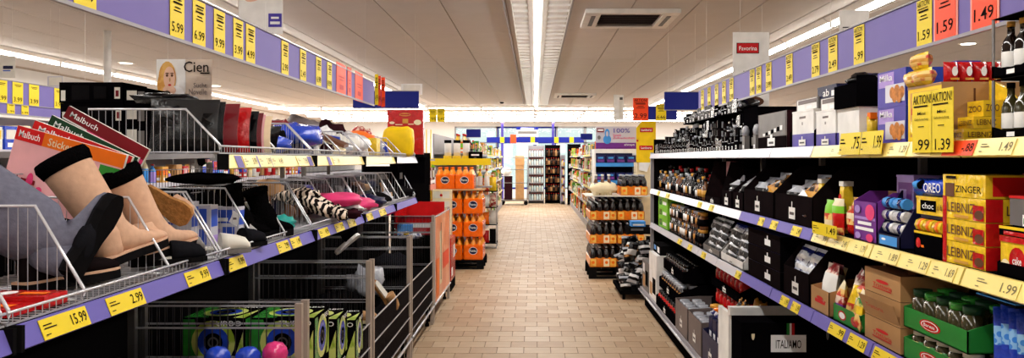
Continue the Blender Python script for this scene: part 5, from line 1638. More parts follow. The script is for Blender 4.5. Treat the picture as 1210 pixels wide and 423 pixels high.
for k, (x, y, rx, ry, rz, m, lb) in enumerate(((-1.32, 5.35, .10, .14, .05, 'shine_silver', 'grey film bag in the third top basket'), (-1.30, 5.05, .05, .09, .035, 'maroon', 'dark red scarf hanging at the basket front'), (-1.40, 5.72, .14, .16, .07, 'paper', 'pale cloth sack beside the navy carton'),
                                           (-1.42, 6.15, .14, .18, .09, 'shine_white', 'white plastic sack in the fourth top basket'), (-1.40, 6.9, .12, .16, .07, 'shine_silver', 'crumpled clear bag near the yellow sack'))):
    b = MB().blob((x, y, zt + rz * .95), rx, ry, rz, m, k + 30, .4, 14, 8, 2.8); tag(b.build('sack'), lb, 'bag', 'sacks in the top baskets')
carton('navy_carton', 'small navy carton between the pale sacks', 'carton', -1.36, -1.24, 5.62, 5.80, zt, zt + .11, 'navy', l=[(.2, .4, .8, .6, 'paper')], c=[(.2, .4, .8, .6, 'paper')]) if False else None
b = MB().blob((-1.48, 6.62, zt + .145), .17, .26, .06, 'orange', 40, .3, 14, 8); b.box(-1.56, -1.38, 6.45, 6.78, zt, zt + .11, 'red'); tag(b.build('orange_pack'), 'orange red pack heap before the yellow bag', 'bag')
b = MB().box(-1.38, -1.26, 6.4, 6.55, zt, zt + .14, 'shine_yellow'); put(b, (-1.38, 6.4, zt), FC, .12, .14, [(.2, .2, .8, .4, 'gold')]); tag(b.build('yellow_box'), 'small yellow box before the orange red heap', 'box')
TS = [(4.30, 'paper', 'off-white'), (4.92, 'darkred', 'dark red'), (5.25, 'taupe', 'taupe'), (5.52, 'navy', 'navy'), (5.80, 'shine_white', 'shiny white'), (6.08, 'maroon', 'maroon'), (6.35, 'mid', 'grey'), (7.0, 'cream', 'cream'), (7.25, 'patch_red', 'red mottled')]
for n_, (yy, m, cn) in enumerate(TS):
    rz = .085 + .02 * (n_ % 3)
    b = MB().blob((-1.56, yy, zt + rz * .95), .12, .14, rz, m, n_ + 70, .4, 14, 9, 2.6, None, .7)
    b.extr([(-1.42, yy - .10, zt), (-1.30, yy - .08, zt), (-1.34, yy - .02, zt + .12), (-1.46, yy - .04, zt + .14)], (0, .03, .004), ['dark', 'paper', 'brown', 'blue', 'grey'][n_ % 5])
    tag(b.build('goods_bundle'), '%s wrapped bundle with a flat box in the back of the top baskets' % cn, 'bag', 'bundles in the top baskets')
Ys = 7.45
b = MB(); hz = (ZP(149, Ys) - zt) / 2; b.blob((XP(468.5, Ys), Ys + .12, zt + hz * .98), (XP(487, Ys) - XP(450, Ys)) / 2, .12, hz, 'yellow', 3, .12, 20, 10, 1.6, None, .45)
tag(b.build('yellow_sack'), 'large plump yellow sack at the end of the left top baskets', 'bag')
Yr = 8.25
b = MB().box(XP(458, Yr), XP(500, Yr), Yr, Yr + .06, 1.60, ZP(130, Yr), 'shine_red')
w_, h_ = XP(500, Yr) - XP(458, Yr), ZP(130, Yr) - 1.60
put(b, (XP(458, Yr), Yr, 1.60), FC, w_, h_, [(.33, .86, .65, .93, 'gold', 'O'), (.36, .88, .62, .91, 'shine_red'), (.42, .70, .58, .80, 'gold'), (.05, .68, .2, .74, 'cream', 'O'), (.22, .66, .42, .68, 'cream'), (.58, .67, .74, .69, 'cream'), (.74, .66, .95, .78, 'cream', 'O')])
tag(b.build('red_display'), 'tall red display carton with golden emblem at the left shelf end', 'display')
b = MB().box(-1.80, -1.76, Yr + .1, Yr + .14, 0, 1.599, 'dark'); b.box(-1.80, -1.5, Yr + .1, Yr + .14, 1.575, 1.599, 'dark'); b.box(XP(458, Yr), XP(500, Yr), Yr, Yr + .3, 1.57, 1.599, 'shelf_dark'); b.box(XP(458, Yr), XP(500, Yr), Yr + .12, Yr + .14, 1.30, 1.57, 'black')
tag(b.build('end_stand'), 'dark stand under the tall red display carton', 'stand')
# things between top basket and middle basket at the end (dark cartons)
carton('dark_carton', 'black carton standing in the last middle basket', 'carton', -1.62, -1.30, 7.62, 8.0, zb, zb + .30, 'black', l=[(.3, .6, .7, .8, 'grey')], c=[(.3, .6, .7, .75, 'grey')])

# ---------------------------------------------------------------- floor bins on the left
BX = .95
BINS = [(2.05, 3.30), (3.36, 4.68), (4.74, 6.16), (6.22, 7.54), (7.60, 8.98)]
BL = ['nearest', 'second', 'third', 'fourth', 'last']
for i, (ya, yb) in enumerate(BINS):
    r = empty('wire_bin', (-1.30, (ya + yb) / 2, 0), '%s wire floor bin along the left side of the aisle' % BL[i], 'bin', 'wire floor bins')
    hs = .96 if i < 4 else 1.02
    xf, xb = -BX, -1.66
    for xx in (xf, xb + .03):
        for yy in (ya, yb - .028):
            part(MB().box(xx - .028, xx, yy, yy + .028, 0, hs if xx == xf else hs, 'post_tan' if xx == xf else 'steel'), 'post', r)
    for yy in (ya + .014, yb - .014):
        b = MB()
        for zz in (.24, .40, .56, .72, .86, hs - .01): b.tube([(xf - .014, yy, zz), (xb, yy, zz)], .005 if zz > .85 else .0035, 'wire', 4)
        x = xf - .05
        while x > xb:
            b.tube([(x, yy, .22), (x, yy, hs - .01)], .0015, 'wire_dark', 3); x -= .032
        part(b, 'side_panel', r)
    if i < 4:
        b = MB()
        for zz in (.22, .34, .46, .60): b.tube([(xf - .006, ya + .02, zz), (xf - .006, yb - .02, zz)], .005, 'chrome', 4)
        y = ya + .05
        while y < yb - .03:
            b.tube([(xf - .006, y, .21), (xf - .006, y, .60)], .0014, 'wire_dark', 3); y += .03
        part(b, 'front_panel', r)
        part(MB().box(xf - .02, xf - .012, ya + .03, yb - .03, .22, .585, 'umber'), 'front_liner', r)
    else:
        b = MB().box(xf - .012, xf, ya + .03, yb - .02, .17, .99, 'poster_orange')
        put(b, (xf, ya + .03, .17), FL, yb - ya - .05, .82, [(.30, .15, .44, .8, 'cream'), (.36, .2, .40, .9, 'brown'), (.5, .3, .9, .5, 'tag_orange'), (.08, .05, .25, .5, 'orange')])
        part(b, 'poster_panel', r)
        b = MB()
        for q in ((ya + .03, ya + .045, .15, 1.0), (yb - .035, yb - .02, .15, 1.0)): b.box(xf - .014, xf + .004, q[0], q[1], q[2], q[3], 'chrome')
        b.box(xf - .014, xf + .004, ya + .03, yb - .02, .15, .17, 'chrome'); b.box(xf - .014, xf + .004, ya + .03, yb - .02, .99, 1.0, 'chrome')
        part(b, 'poster_frame', r)
    part(MB().box(xb, xf - .03, ya + .03, yb - .03, .20, .21, 'shelf_dark'), 'floor_panel', r)
    b = MB().tube([(xf + .004, ya, .17), (xf + .004, yb, .17)], .010, 'chrome', 6)
    part(b, 'base_rail', r)
    for xx in (xf - .05, xb + .05):
        for yy in (ya + .08, yb - .08): part(MB().lathe((xx, yy, 0), [(.02, 0), (.02, .02), (.012, .03), (.012, .20)], 'dark', 8), 'foot', r)
    part(MB().box(xb - .006, xb, ya + .02, yb - .02, .2, hs - .02, 'shelf_dark'), 'back_panel', r)

# boxed sports gadgets in the second bin: green black boxes with blue rings
def gadget_box(x, y, z, label, rot=0.0, w=.27, d=.22, h=.20):
    b = MB().box(-w / 2, w / 2, -d / 2, d / 2, 0, h, 'black')
    for fr, o, W in ((FC, Vector((0, -d / 2, h * .5)), w), (FL, Vector((w / 2, 0, h * .5)), d), ((X_, Y_), Vector((0, 0, h)), w)):
        rr, uu = fr; n_ = rr.cross(uu)
        sc_ = (h * .5 if fr is not None else 0)
        H2 = h / 2 if uu == Z_ else d / 2
        b.poly([o - rr * W * .48 - uu * H2 * .95 + n_ * .0010, o - rr * W * .1 - uu * H2 * .95 + n_ * .0010, o - rr * W * .30 + uu * H2 * .95 + n_ * .0010, o - rr * W * .48 + uu * H2 * .95 + n_ * .0010], 'shine_green')
        b.ring(o + n_ * .0014, rr, uu, .068, .094, 'box_print', 20)
        b.ring(o + n_ * .0018, rr, uu, .040, .068, 'shine_blue', 20)
        b.disc(o + n_ * .0020, rr, uu, .040, 'black', 18)
        b.ring(o + n_ * .0024, rr, uu, .016, .024, 'mid', 14)
        b.poly([o + rr * W * .30 - uu * H2 * .95 + n_ * .0010, o + rr * W * .48 - uu * H2 * .95 + n_ * .0010, o + rr * W * .48 + uu * H2 * .5 + n_ * .0010], 'box_print')
        b.text('TURBO', o + rr * W * (-.05) + uu * H2 * .68 + n_ * .0028, rr, uu, W * .5, H2 * .22, 'print_white')
    o_ = b.build('gadget_box', None, (0, 0, 0))
    o_.location = (x, y, z); o_.rotation_euler = (0, 0, rot)
    return tag(o_, label, 'box', 'green and black gadget boxes')


gl = ['left', 'right']
for row, (yy, zt0, nm) in enumerate(((3.54, .67, 'front'), (3.86, .60, 'middle'), (4.18, .53, 'rear'))):
    for k, x in enumerate((-1.36, -1.075)):
        gadget_box(x, yy, .211, 'lower green and black gadget box at the %s %s of the second bin' % (nm, gl[k]), .02, h=zt0 - .212, d=.28)
        gadget_box(x + .012 * row, yy + .006, zt0, 'upper green and black gadget box with blue ring at the %s %s' % (nm, gl[k]), .06 * (k - .5) * (row + 1), h=.205, d=.27)
# balls in the nearest bin
for k, (px, py, Y, m, lb) in enumerate(((325, 418, 3.18, 'shine_pink', 'bright pink ball in the nearest wire bin'), (293, 424, 3.16, 'shine_blue', 'blue ball left of the pink ball in the nearest bin'), (257, 424, 3.12, 'shine_blue', 'blue ball furthest left in the nearest bin'))):
    x, z = XP(px, Y), ZP(py, Y)
    b = MB().lathe((x, Y, z - .05), [(.001, 0), (.03, .008), (.046, .028), (.05, .05), (.046, .072), (.03, .092), (.001, .1)], m, 14)
    b.box(x - .03, x + .03, Y - .03, Y + .03, .2115, z - .045, 'dark')
    tag(b.build('ball_tub'), lb.replace('ball', 'ball topped tub', 1), 'toy', 'toys in the nearest bin')
for k in range(5):
    b = MB().box(-1.60 + .12 * k, -1.50 + .12 * k, 2.3, 2.75, .211, .56 + .02 * (k % 2), 'dark')
    put(b, (-1.6 + .12 * k, 2.3, .3), FC, .1, .2, [(.1, .1, .9, .9, 'darkred' if k % 2 else 'mid')])
    tag(b.build('dark_carton'), 'dark carton standing in the nearest wire bin', 'carton', 'dark cartons in the nearest bin')
# slippers and soles in the third and fourth bins
b = MB().box(-1.60, -1.02, 4.85, 6.0, .2115, .50, 'dark'); tag(b.build('shoe_carton'), 'dark carton filling the third wire bin', 'carton')
slipper((XP(398, 5.3), 5.3, ZP(301, 5.3)), (.75, .1, .65), (-.6, .1, .7), .20, 'fur_black', 'shine_white', 'black slipper with white sole leaning in the third bin', lining='white')
slipper((-1.25, 5.05, .505), (.95, .3, .05), (0, 0, 1), .27, 'tan', 'cream', 'tan slipper with pale ridged sole in the third bin')
slipper((-1.12, 5.55, .70), (.35, .2, -.55), (.75, -.3, .55), .27, 'tan', 'sole_tan', 'tan slipper standing upside down in the third bin')
b = MB().blob((-1.20, 5.75, .66), .13, .12, .12, 'shine_silver', 5, .6, 14, 9, 3.5); b.box(-1.28, -1.12, 5.68, 5.84, .505, .6, 'dark'); tag(b.build('film_heap'), 'crumpled clear film heap behind the tan slippers', 'bag')
b = MB().blob((-1.36, 5.4, .57), .2, .3, .07, 'fur_black', 6, .4); tag(b.build('fur_slipper_pile'), 'black fur bundle lying in the third bin', 'clothes')
b = MB().box(-1.60, -1.02, 6.3, 7.45, .2115, .55, 'dark'); tag(b.build('shoe_carton'), 'dark carton filling the fourth wire bin', 'carton')
b = MB().blob((-1.22, 6.8, .66), .17, .3, .10, 'felt_dark', 8, .4); tag(b.build('dark_bundle'), 'dark grey cloth bundle lying in the fourth bin', 'clothes')
b = MB().pouch((-1.38, 7.70, .80), X_, Z_ * .3 + Y_, .32, .22, .10, 'film', 4, .4); b.blob((-1.22, 7.82, .80), .12, .09, .045, 'patch_blue', 3, .4); b.blob((-1.24, 7.76, .83), .03, .03, .02, 'shine_yellow', 3, .3)
b.box(-1.34, -1.10, 7.68, 7.9, .2115, .78, 'dark'); tag(b.build('film_pack'), 'film wrapped pale bundle in front of the red box', 'bag')
b = MB(); x0, x1, y0, y1, z0, z1 = -1.42, -1.0, 8.1, 8.9, .78, 1.02
b.box(x0, x1, y0, y0 + .012, z0, z1 - .04, 'shine_red'); b.box(x0, x0 + .012, y0, y1, z0, z1, 'shine_red'); b.box(x1 - .012, x1, y0, y1, z0, z1 - .04, 'shine_red'); b.box(x0, x1, y1 - .012, y1, z0, z1 + .06, 'red'); b.box(x0, x1, y0, y1, z0, z0 + .01, 'darkred')
b.box(x0 + .1, x1 - .1, y0 + .1, y1 - .1, .2115, z0, 'dark')
put(b, (x0, y0, z0), FC, x1 - x0, .2, [(.4, .4, .9, .6, 'print_white'), (.1, .85, .9, .95, 'darkred')])
tag(b.build('red_box'), 'open red plastic box resting in the last wire bin', 'box')
b = MB().box(-1.36, -1.22, 7.96, 8.06, .80, .90, 'sky'); b.box(-1.34, -1.24, 7.97, 8.05, .2115, .80, 'dark'); tag(b.build('blue_pack'), 'small light blue pack leaning on the open red box', 'packet')

# ================================================================ far left: next gondola across the next aisle
GX = 3.95
HF = header(-1, 4.10, 4.9, 16.0, 1.985, 2.16, 'lavender price header board above the far left shelves')
for k, px in enumerate((0, 19, 38, 67, 80)):
    y = YL(px + 5, 4.1); b = MB(); price_plate(b, (-4.098, y - .1, 1.982), FL, .13, .175, '3.99', 'tag_yellow', lines=False); part(b, 'price_card', HF)
HF2 = header(-1, 4.05, 4.9, 9.6, 1.90, 1.975, 'narrow lower price strip above the far left shelves', name='price_strip')
for k, px in enumerate((8, 25)):
    y = YL(px, 4.05); b = MB(); price_plate(b, (-4.048, y, 1.902), FL, .09, .075, '1.99', 'tag_yellow', lines=False); part(b, 'price_card', HF2)
FLZ = [.25, .62, 1.0, 1.30, 1.62]
fl_units = []
for i in range(6):
    ya, yb = 4.9 + i * 2.5, 7.38 + i * 2.5
    r = empty('back_shelf_unit', (-4.45, (ya + yb) / 2, 0), '%s pale shelf unit across the next aisle on the left' % ORD[i], 'shelf unit', 'shelf units across the next aisle')
    part(MB().box(-4.47, -4.45, ya, yb, 0, 1.9, 'wall_paint'), 'back_panel', r)
    for z in FLZ:
        part(MB().box(-4.45, -GX, ya, yb, z - .03, z, 'shelf_grey'), 'shelf', r)
        part(MB().box(-GX, -GX + .012, ya, yb, z - .045, z + .002, 'rail_white'), 'price_rail', r)
rr = random.Random(21)
KIND = [('snack_box', 'box'), ('drink_bottle', 'bottle'), ('food_jar', 'jar'), ('snack_bag', 'bag')]
protos = {}


def proto(kind, m, m2, h):
    key = (kind, m, m2, h)
    if key in protos: return protos[key]
    b = MB()
    if kind == 'snack_box':
        b.box(-.06, .06, -.07, .07, 0, h, m)
        for fr, o, W in ((FC, (-.06, -.07, 0), .12), (FL, (.06, -.07, 0), .14), (FR, (-.06, .07, 0), .14)):
            put(b, o, fr, W, h, [(.1, .45, .9, .85, m2), (.2, .12, .8, .3, 'print_white')])
    elif kind == 'drink_bottle':
        b.lathe((0, 0, 0), [(.034, 0), (.038, h * .03), (.038, h * .58), (.028, h * .72), (.014, h * .82), (.014, h * .9), (.018, h * .9), (.018, h)], m, 8, [m, m2, m, m, m, 'shine_red', 'shine_red'])
    elif kind == 'food_jar':
        jar(b, 0, 0, 0, h, .04, m, m2, 'white')
    else:
        b.pouch((-.0, -.06, 0), Y_, Z_, .12, h, .06, m, 3, .2, 4, [m, m2, m, m])
    me = bpy.data.meshes.new(kind)
    me.from_pydata(b.v, [], b.f)
    for q in b.mats: me.materials.append(MATS[q])
    me.polygons.foreach_set('material_index', b.m); me.polygons.foreach_set('use_smooth', b.sm); me.update()
    protos[key] = me
    return me


def drop(kind, m, m2, h, loc, label, cat, group, rot=0):
    o = bpy.data.objects.new(kind, proto(kind, m, m2, h))
    o.location = loc; o.rotation_euler = (0, 0, rot)
    COL.objects.link(o)
    return tag(o, label, cat, group)


PAL = ['shine_yellow', 'shine_orange', 'shine_red', 'white', 'cream', 'sky', 'shine_blue', 'lilac', 'shine_green', 'tan', 'rose', 'teal', 'paper', 'gold']
CN = {'shine_yellow': 'yellow', 'shine_orange': 'orange', 'shine_red': 'red', 'white': 'white', 'cream': 'cream', 'sky': 'light blue', 'shine_blue': 'blue', 'lilac': 'lilac', 'shine_green': 'green', 'tan': 'tan', 'rose': 'rose', 'teal': 'teal', 'paper': 'off-white', 'gold': 'gold',
      'shine_black': 'black', 'dark': 'charcoal', 'glass_dark': 'dark brown', 'shine_purple': 'purple', 'shine_gold': 'golden', 'water': 'clear', 'lime': 'lime', 'shine_silver': 'silver', 'brown': 'brown'}
KN = {'snack_box': 'box', 'drink_bottle': 'bottle', 'food_jar': 'jar', 'snack_bag': 'bag'}
for z, hmax, y1 in ((1.30, .26, 14.0), (1.62, .22, 14.0), (1.0, .25, 9.0)):
    y = 5.6
    while y < y1:
        kind = rr.choice(['snack_box', 'snack_box', 'snack_bag', 'drink_bottle'])
        m, m2 = rr.choice(PAL), rr.choice(PAL)
        h = round(rr.uniform(.6, 1) * hmax, 2)
        drop(kind, m, m2, h, (-GX - .09, y, z), '%s %s standing on the shelves across the next aisle' % (CN[m], KN[kind]), KN[kind], 'far left %s %ss' % (CN[m], KN[kind]))
        y += .17

# ================================================================ pallets in the middle distance
def bottle_pack(name, label, cat, group, nx=3, ny=2, r=.045, h=.315, body='fanta', top='fanta_top', cap='shine_orange', wrap='fanta', wrap_h=.72, logo=None, band='juice_label'):
    """shrink-wrapped pack of bottles, built around its base centre"""
    root = empty(name, (0, 0, 0), label, cat, group)
    W, D = nx * 2 * r, ny * 2 * r
    for i in range(nx):
        for j in range(ny):
            b = MB()
            c = (-W / 2 + r + i * 2 * r, -D / 2 + r + j * 2 * r, 0)
            b.lathe(c, [(r * .86, 0), (r * .98, h * .03), (r * .98, h * .55), (r * .94, h * .66), (r * .55, h * .82), (r * .30, h * .88), (r * .30, h * .93), (r * .36, h * .93), (r * .36, h)], body, 9, [body, body, top, top, top, top, cap, cap])
            part(b, 'bottle', root)
    e = .003; hw = h * wrap_h; ch = .018
    pts = []
    for k, (zz, sh) in enumerate(((0, 0.004), (.01, 0), (hw * .9, 0), (hw, .02))):
        w_, d_ = W / 2 + e - sh, D / 2 + e - sh
        pts.append([Vector(q) for q in ((-w_ + ch, -d_, zz), (w_ - ch, -d_, zz), (w_, -d_ + ch, zz), (w_, d_ - ch, zz), (w_ - ch, d_, zz), (-w_ + ch, d_, zz), (-w_, d_ - ch, zz), (-w_, -d_ + ch, zz))])
    b = MB(); b.loft(pts, wrap, True, False)
    for fr, o, wd in ((FC, Vector((0, -D / 2 - e, hw * .5)), W), (FL, Vector((W / 2 + e, 0, hw * .5)), D)):
        rr_, uu_ = fr; n_ = rr_.cross(uu_)
        if logo == 'fanta':
            b.disc(o + n_ * .001 + uu_ * hw * .08, rr_, uu_, min(wd * .26, .062), 'print_white', 16, .85)
            b.disc(o + n_ * .0016 + uu_ * hw * .08, rr_, uu_, min(wd * .24, .056), 'navy', 16, .85)
            b.text('Fanta', o + n_ * .0022 + uu_ * (hw * .08 - .015) - rr_ * .045, rr_, uu_, .09, .034, 'print_white')
        elif logo:
            for q in range(nx if fr is FC else ny):
                s_ = wd / (nx if fr is FC else ny)
                b.poly([o + n_ * .001 + rr_ * (-wd / 2 + s_ * q + .006) - uu_ * hw * .42, o + n_ * .001 + rr_ * (-wd / 2 + s_ * (q + 1) - .006) - uu_ * hw * .42, o + n_ * .001 + rr_ * (-wd / 2 + s_ * (q + 1) - .006) + uu_ * hw * .36, o + n_ * .001 + rr_ * (-wd / 2 + s_ * q + .006) + uu_ * hw * .36], [band, 'juice', 'cream', band][q % 4])
                b.disc(o + n_ * .002 + rr_ * (-wd / 2 + s_ * (q + .5)), rr_, uu_, s_ * .24, 'shine_orange', 10)
    part(b, 'shrink_wrap', root)
    return root


def scatter(protos_, spots, labels, groups):
    used = set()
    for (pi, loc, rot, li) in spots:
        p = protos_[pi]
        if pi not in used:
            o = p; used.add(pi); o.location = loc; ORG[o.name] = Vector(loc)
        else:
            o = dup(p, Vector(loc) - Vector(p.location))
        o.rotation_euler = (0, 0, rot)
        o['label'] = labels[li]; o['group'] = groups[li]


def pallet(x0, x1, y0, y1, label, h=.15, m='dark'):
    r = empty('pallet', ((x0 + x1) / 2, (y0 + y1) / 2, 0), label, 'pallet')
    for k in range(5):
        xx = x0 + (x1 - x0) * k / 5
        part(MB().box(xx + .005, xx + (x1 - x0) / 5 - .005, y0, y1, h - .02, h, m), 'board', r)
    for yy in (y0, (y0 + y1) / 2 - .04, y1 - .08):
        for xx in (x0, (x0 + x1) / 2 - .05, x1 - .1): part(MB().box(xx, xx + .1, yy, yy + .08, .02, h - .02, m), 'block', r)
        part(MB().box(x0, x1, yy, yy + .08, 0, .02, m), 'runner', r)


# orange soda
FY = 11.3
pallet(-1.60, -.72, FY, FY + .8, 'dark pallet under the orange soda packs', .13)
fan = bottle_pack('soda_pack', 'x', 'bottles', 'x', body='fanta', top='fanta_top', cap='shine_orange', wrap='fanta', wrap_h=.70, logo='fanta')
lab = ['orange soda bottle pack with round logo in the lowest layer', 'orange soda bottle pack with round logo in the second layer', 'orange soda bottle pack with round logo in the third layer', 'orange soda bottle pack with round logo in the topmost layer']
spots = []
LH = .325
for lay in range(3):
    for i in range(3):
        for j in range(3):
            spots.append((0, (-.87 - .29 * i, FY + .11 + .20 * j, .131 + lay * LH), 0, lay))
z4 = .131 + 3 * LH + .012
for (x, y) in ((-1.30, FY + .42), (-1.02, FY + .42), (-1.30, FY + .62), (-1.02, FY + .62)): spots.append((0, (x, y, z4), 0, 3))
scatter([fan], spots, lab, ['orange soda packs layer %d' % k for k in (1, 2, 3, 4)])
b = MB().box(-1.60, -.72, FY + .0, FY + .62, .131 + 3 * LH, z4 - .001, 'card'); tag(b.build('layer_board'), 'pale cardboard sheet between the soda layers', 'board')
for k in range(5):
    b = MB().box(-1.42, -1.16, FY - .17, FY - .01, .45 + k * .135, .45 + k * .135 + .132, 'cream')
    put(b, (-1.42, FY - .17, .45 + k * .135), FC, .26, .132, [(.08, .15, .45, .85, 'paper'), (.55, .15, .92, .85, 'paper'), (.4, .3, .55, .6, 'shine_red', 'O')])
    tag(b.build('cream_carton'), ['bottom cream carton of the pile before the soda', 'second cream carton of the pile before the soda', 'middle cream carton of the pile before the soda', 'fourth cream carton of the pile before the soda', 'top cream carton of the pile before the soda'][k], 'carton', 'cream cartons')
b = MB().box(-1.44, -1.14, FY - .19, FY - .005, 0, .449, 'darkgreen'); put(b, (-1.44, FY - .19, 0), FC, .3, .45, [(.1, .3, .9, .8, 'lime'), (.2, .1, .8, .2, 'print_white')]); tag(b.build('green_stand'), 'green carton stand below the cream cartons', 'carton')
# red white candy display beside the last bin
b = MB().box(-1.16, -.98, 9.4, 9.9, .12, .62, 'shine_red'); put(b, (-1.16, 9.4, .12), FC, .18, .5, [(.1, .5, .9, .8, 'print_white'), (.2, .1, .8, .3, 'white')]); put(b, (-.98, 9.4, .12), FL, .5, .5, [(.1, .1, .4, .3, 'print_white'), (.5, .5, .9, .8, 'white')])
b.box(-1.16, -.98, 9.4, 9.9, 0, .12, 'dark'); tag(b.build('candy_display'), 'red and white candy carton on the floor past the bins', 'display')

# orange juice in dark bottles, stacked on the right
JY = 10.4
pallet(.70, 1.50, JY, JY + .8, 'dark pallet under the juice bottle packs', .15)
jc = bottle_pack('juice_pack', 'x', 'bottles', 'x', nx=4, ny=3, r=.043, h=.265, body='glass_dark', top='glass_dark', cap='shine_silver', wrap='juice', wrap_h=.46, logo='juice')
spots = []
lab = ['juice bottle pack with orange wrap in the lowest layer', 'juice bottle pack with orange wrap in the second layer', 'juice bottle pack with orange wrap in the third layer', 'juice bottle pack with orange wrap on the top tray']
for lay in range(3):
    for i in range(2):
        for j in range(3):
            spots.append((0, (.885 + .36 * i, JY + .14 + .265 * j, .151 + lay * .305), 0, lay))
zt4 = .151 + 3 * .305
spots.append((0, (1.29, JY + .16, zt4 + .013), 0, 3))
spots.append((0, (1.29, JY + .46, zt4 + .013), 0, 3))
scatter([jc], spots, lab, ['juice packs layer %d' % k for k in (1, 2, 3, 4)])
for lay in range(1, 4):
    zz = .151 + lay * .305 - .0235 if lay < 3 else zt4
    if lay < 3:
        b = MB().box(.70, 1.46, JY + .005, JY + .80, zz - .008, zz + .022, 'card') if False else None
for lay in (3,):
    b = MB().box(.66, 1.50, JY - .03, JY + .80, zt4 - .001, zt4 + .012, 'paper'); tag(b.build('layer_board'), 'pale cardboard tray on top of the juice layers', 'board')
# bag of bottles on the tray
r = empty('bottle_bag', (.90, JY + .18, zt4 + .013), 'clear bag with white capped bottles on top of the juice', 'bag')
for i in range(3):
    for j in range(2):
        b = MB(); b.lathe((.80 + .085 * i, JY + .10 + .09 * j, zt4 + .014), [(.038, 0), (.04, .10), (.028, .16), (.013, .21), (.013, .25), (.017, .25), (.017, .27)], 'shine_silver', 8, ['cream', 'shine_silver', 'shine_brown', 'shine_silver', 'white', 'white']); part(b, 'bottle', r)
part(MB().blob((.90, JY + .13, zt4 + .108), .19, .12, .082, 'cream', 4, .3, 14, 8), 'pale_bag', r)

# second shelf run on the right with the pad display on its end
r = empty('pad_display', (1.30, 11.4, 0), 'violet end display of hygiene pads reading always above the juice', 'display')
x0, x1, Y = XP(704, 11.35), XP(752, 11.35), 11.35
zt_, zb_ = ZP(149.5, Y), ZP(176, Y)
b = MB().box(x0, x1, Y, Y + .02, zb_, zt_, 'white')
W, H = x1 - x0, zt_ - zb_
put(b, (x0, Y, zb_), FC, W, H, [(0, 0, 1, 1, 'rail_white'), (0, .05, 1, .28, 'purple'), (.0, 0, 1, .08, 'shine_purple'), (.18, .22, .38, .62, 'sky', 'O'), (.22, .5, .34, .9, 'sky', 'O'), (.25, .55, .31, .8, 'rail_white', 'O'), (.44, .72, .84, .92, 'violet', '100%'), (.42, .56, .62, .68, 'pink', 'Garantie'), (.42, .44, .96, .54, 'pink', 'Zufriedenheit'), (.70, .12, .95, .24, 'print_white', 'always'), (.03, .75, .2, .93, 'darkred'), (.05, .80, .18, .88, 'print_white'), (.04, .42, .12, .6, 'grey', 'O')])
part(b, 'header_sheet', r)
part(MB().box(x0, x1, Y - .02, Y, ZP(181, Y), zb_, 'white'), 'white_ledge', r)
part(MB().box(x0 - .02, x0, Y, Y + .5, 0, zb_, 'white'), 'side_panel', r)
part(MB().box(x1, x1 + .02, Y, Y + .5, 0, zb_, 'white'), 'side_panel', r)
part(MB().box(x0, x1, Y + .48, Y + .5, 0, zb_, 'navy'), 'back_panel', r)
for py in (193.5, 214):
    z = ZP(py, Y)
    part(MB().box(x0, x1, Y, Y + .48, z - .02, z, 'sky'), 'shelf', r)
    part(MB().box(x0, x1, Y - .012, Y, z - .04, z + .012, 'sky'), 'shelf_lip', r)
    for k in range(4):
        w_ = (x1 - x0) / 4
        b = MB().box(x0 + w_ * k + .01, x0 + w_ * (k + 1) - .01, Y + .03, Y + .25, z, z + .12, 'shine_navy'); put(b, (x0 + w_ * k + .01, Y + .03, z), FC, w_ - .02, .12, [(.1, .2, .9, .5, 'shine_purple'), (.2, .6, .8, .8, 'sky')])
        tag(b.build('pad_pack'), ('navy pad pack on the upper blue shelf of the pad display', 'navy pad pack on the lower blue shelf of the pad display')[py > 200], 'packet', 'navy pad packs %s' % ('upper' if py < 200 else 'lower'))
for k in range(5):
    px0 = 752 + 0 * k
# yellow display
Y = 10.95
r = empty('yellow_display', (XP(763, Y), Y, 0), 'tall yellow cardboard display with red ribbons behind the juice', 'display')
pts = [(XP(752, Y), ZP(192, Y)), (XP(775, Y), ZP(192, Y)), (XP(775, Y), ZP(143, Y)), (XP(759, Y), ZP(143, Y)), (XP(752, Y), ZP(151, Y))]
b = MB().extr([(p[0], Y, p[1]) for p in pts], (0, .02, 0), 'yellow')
put(b, (XP(752, Y), Y, ZP(192, Y)), FC, XP(775, Y) - XP(752, Y), ZP(143, Y) - ZP(192, Y), [(.18, .73, .85, .84, 'shine_red'), (.26, .76, .78, .81, 'print_white', 'Lambertz'), (.15, .30, .85, .41, 'shine_red'), (.24, .33, .78, .38, 'print_white', 'Lambertz'), (0, .5, .1, .55, 'print_red')])
part(b, 'header_sheet', r)
part(MB().box(XP(753, Y), XP(774, Y), Y + .02, Y + .4, 0, ZP(192, Y), 'cream'), 'carton_base', r)
b = MB().extr([(XP(755, Y), Y - .01, ZP(201, Y)), (XP(764, Y), Y - .03, ZP(203, Y)), (XP(768, Y), Y - .03, ZP(192, Y)), (XP(755, Y), Y - .01, ZP(192, Y))], (0, .003, 0), 'white'); part(b, 'paper_flap', r)

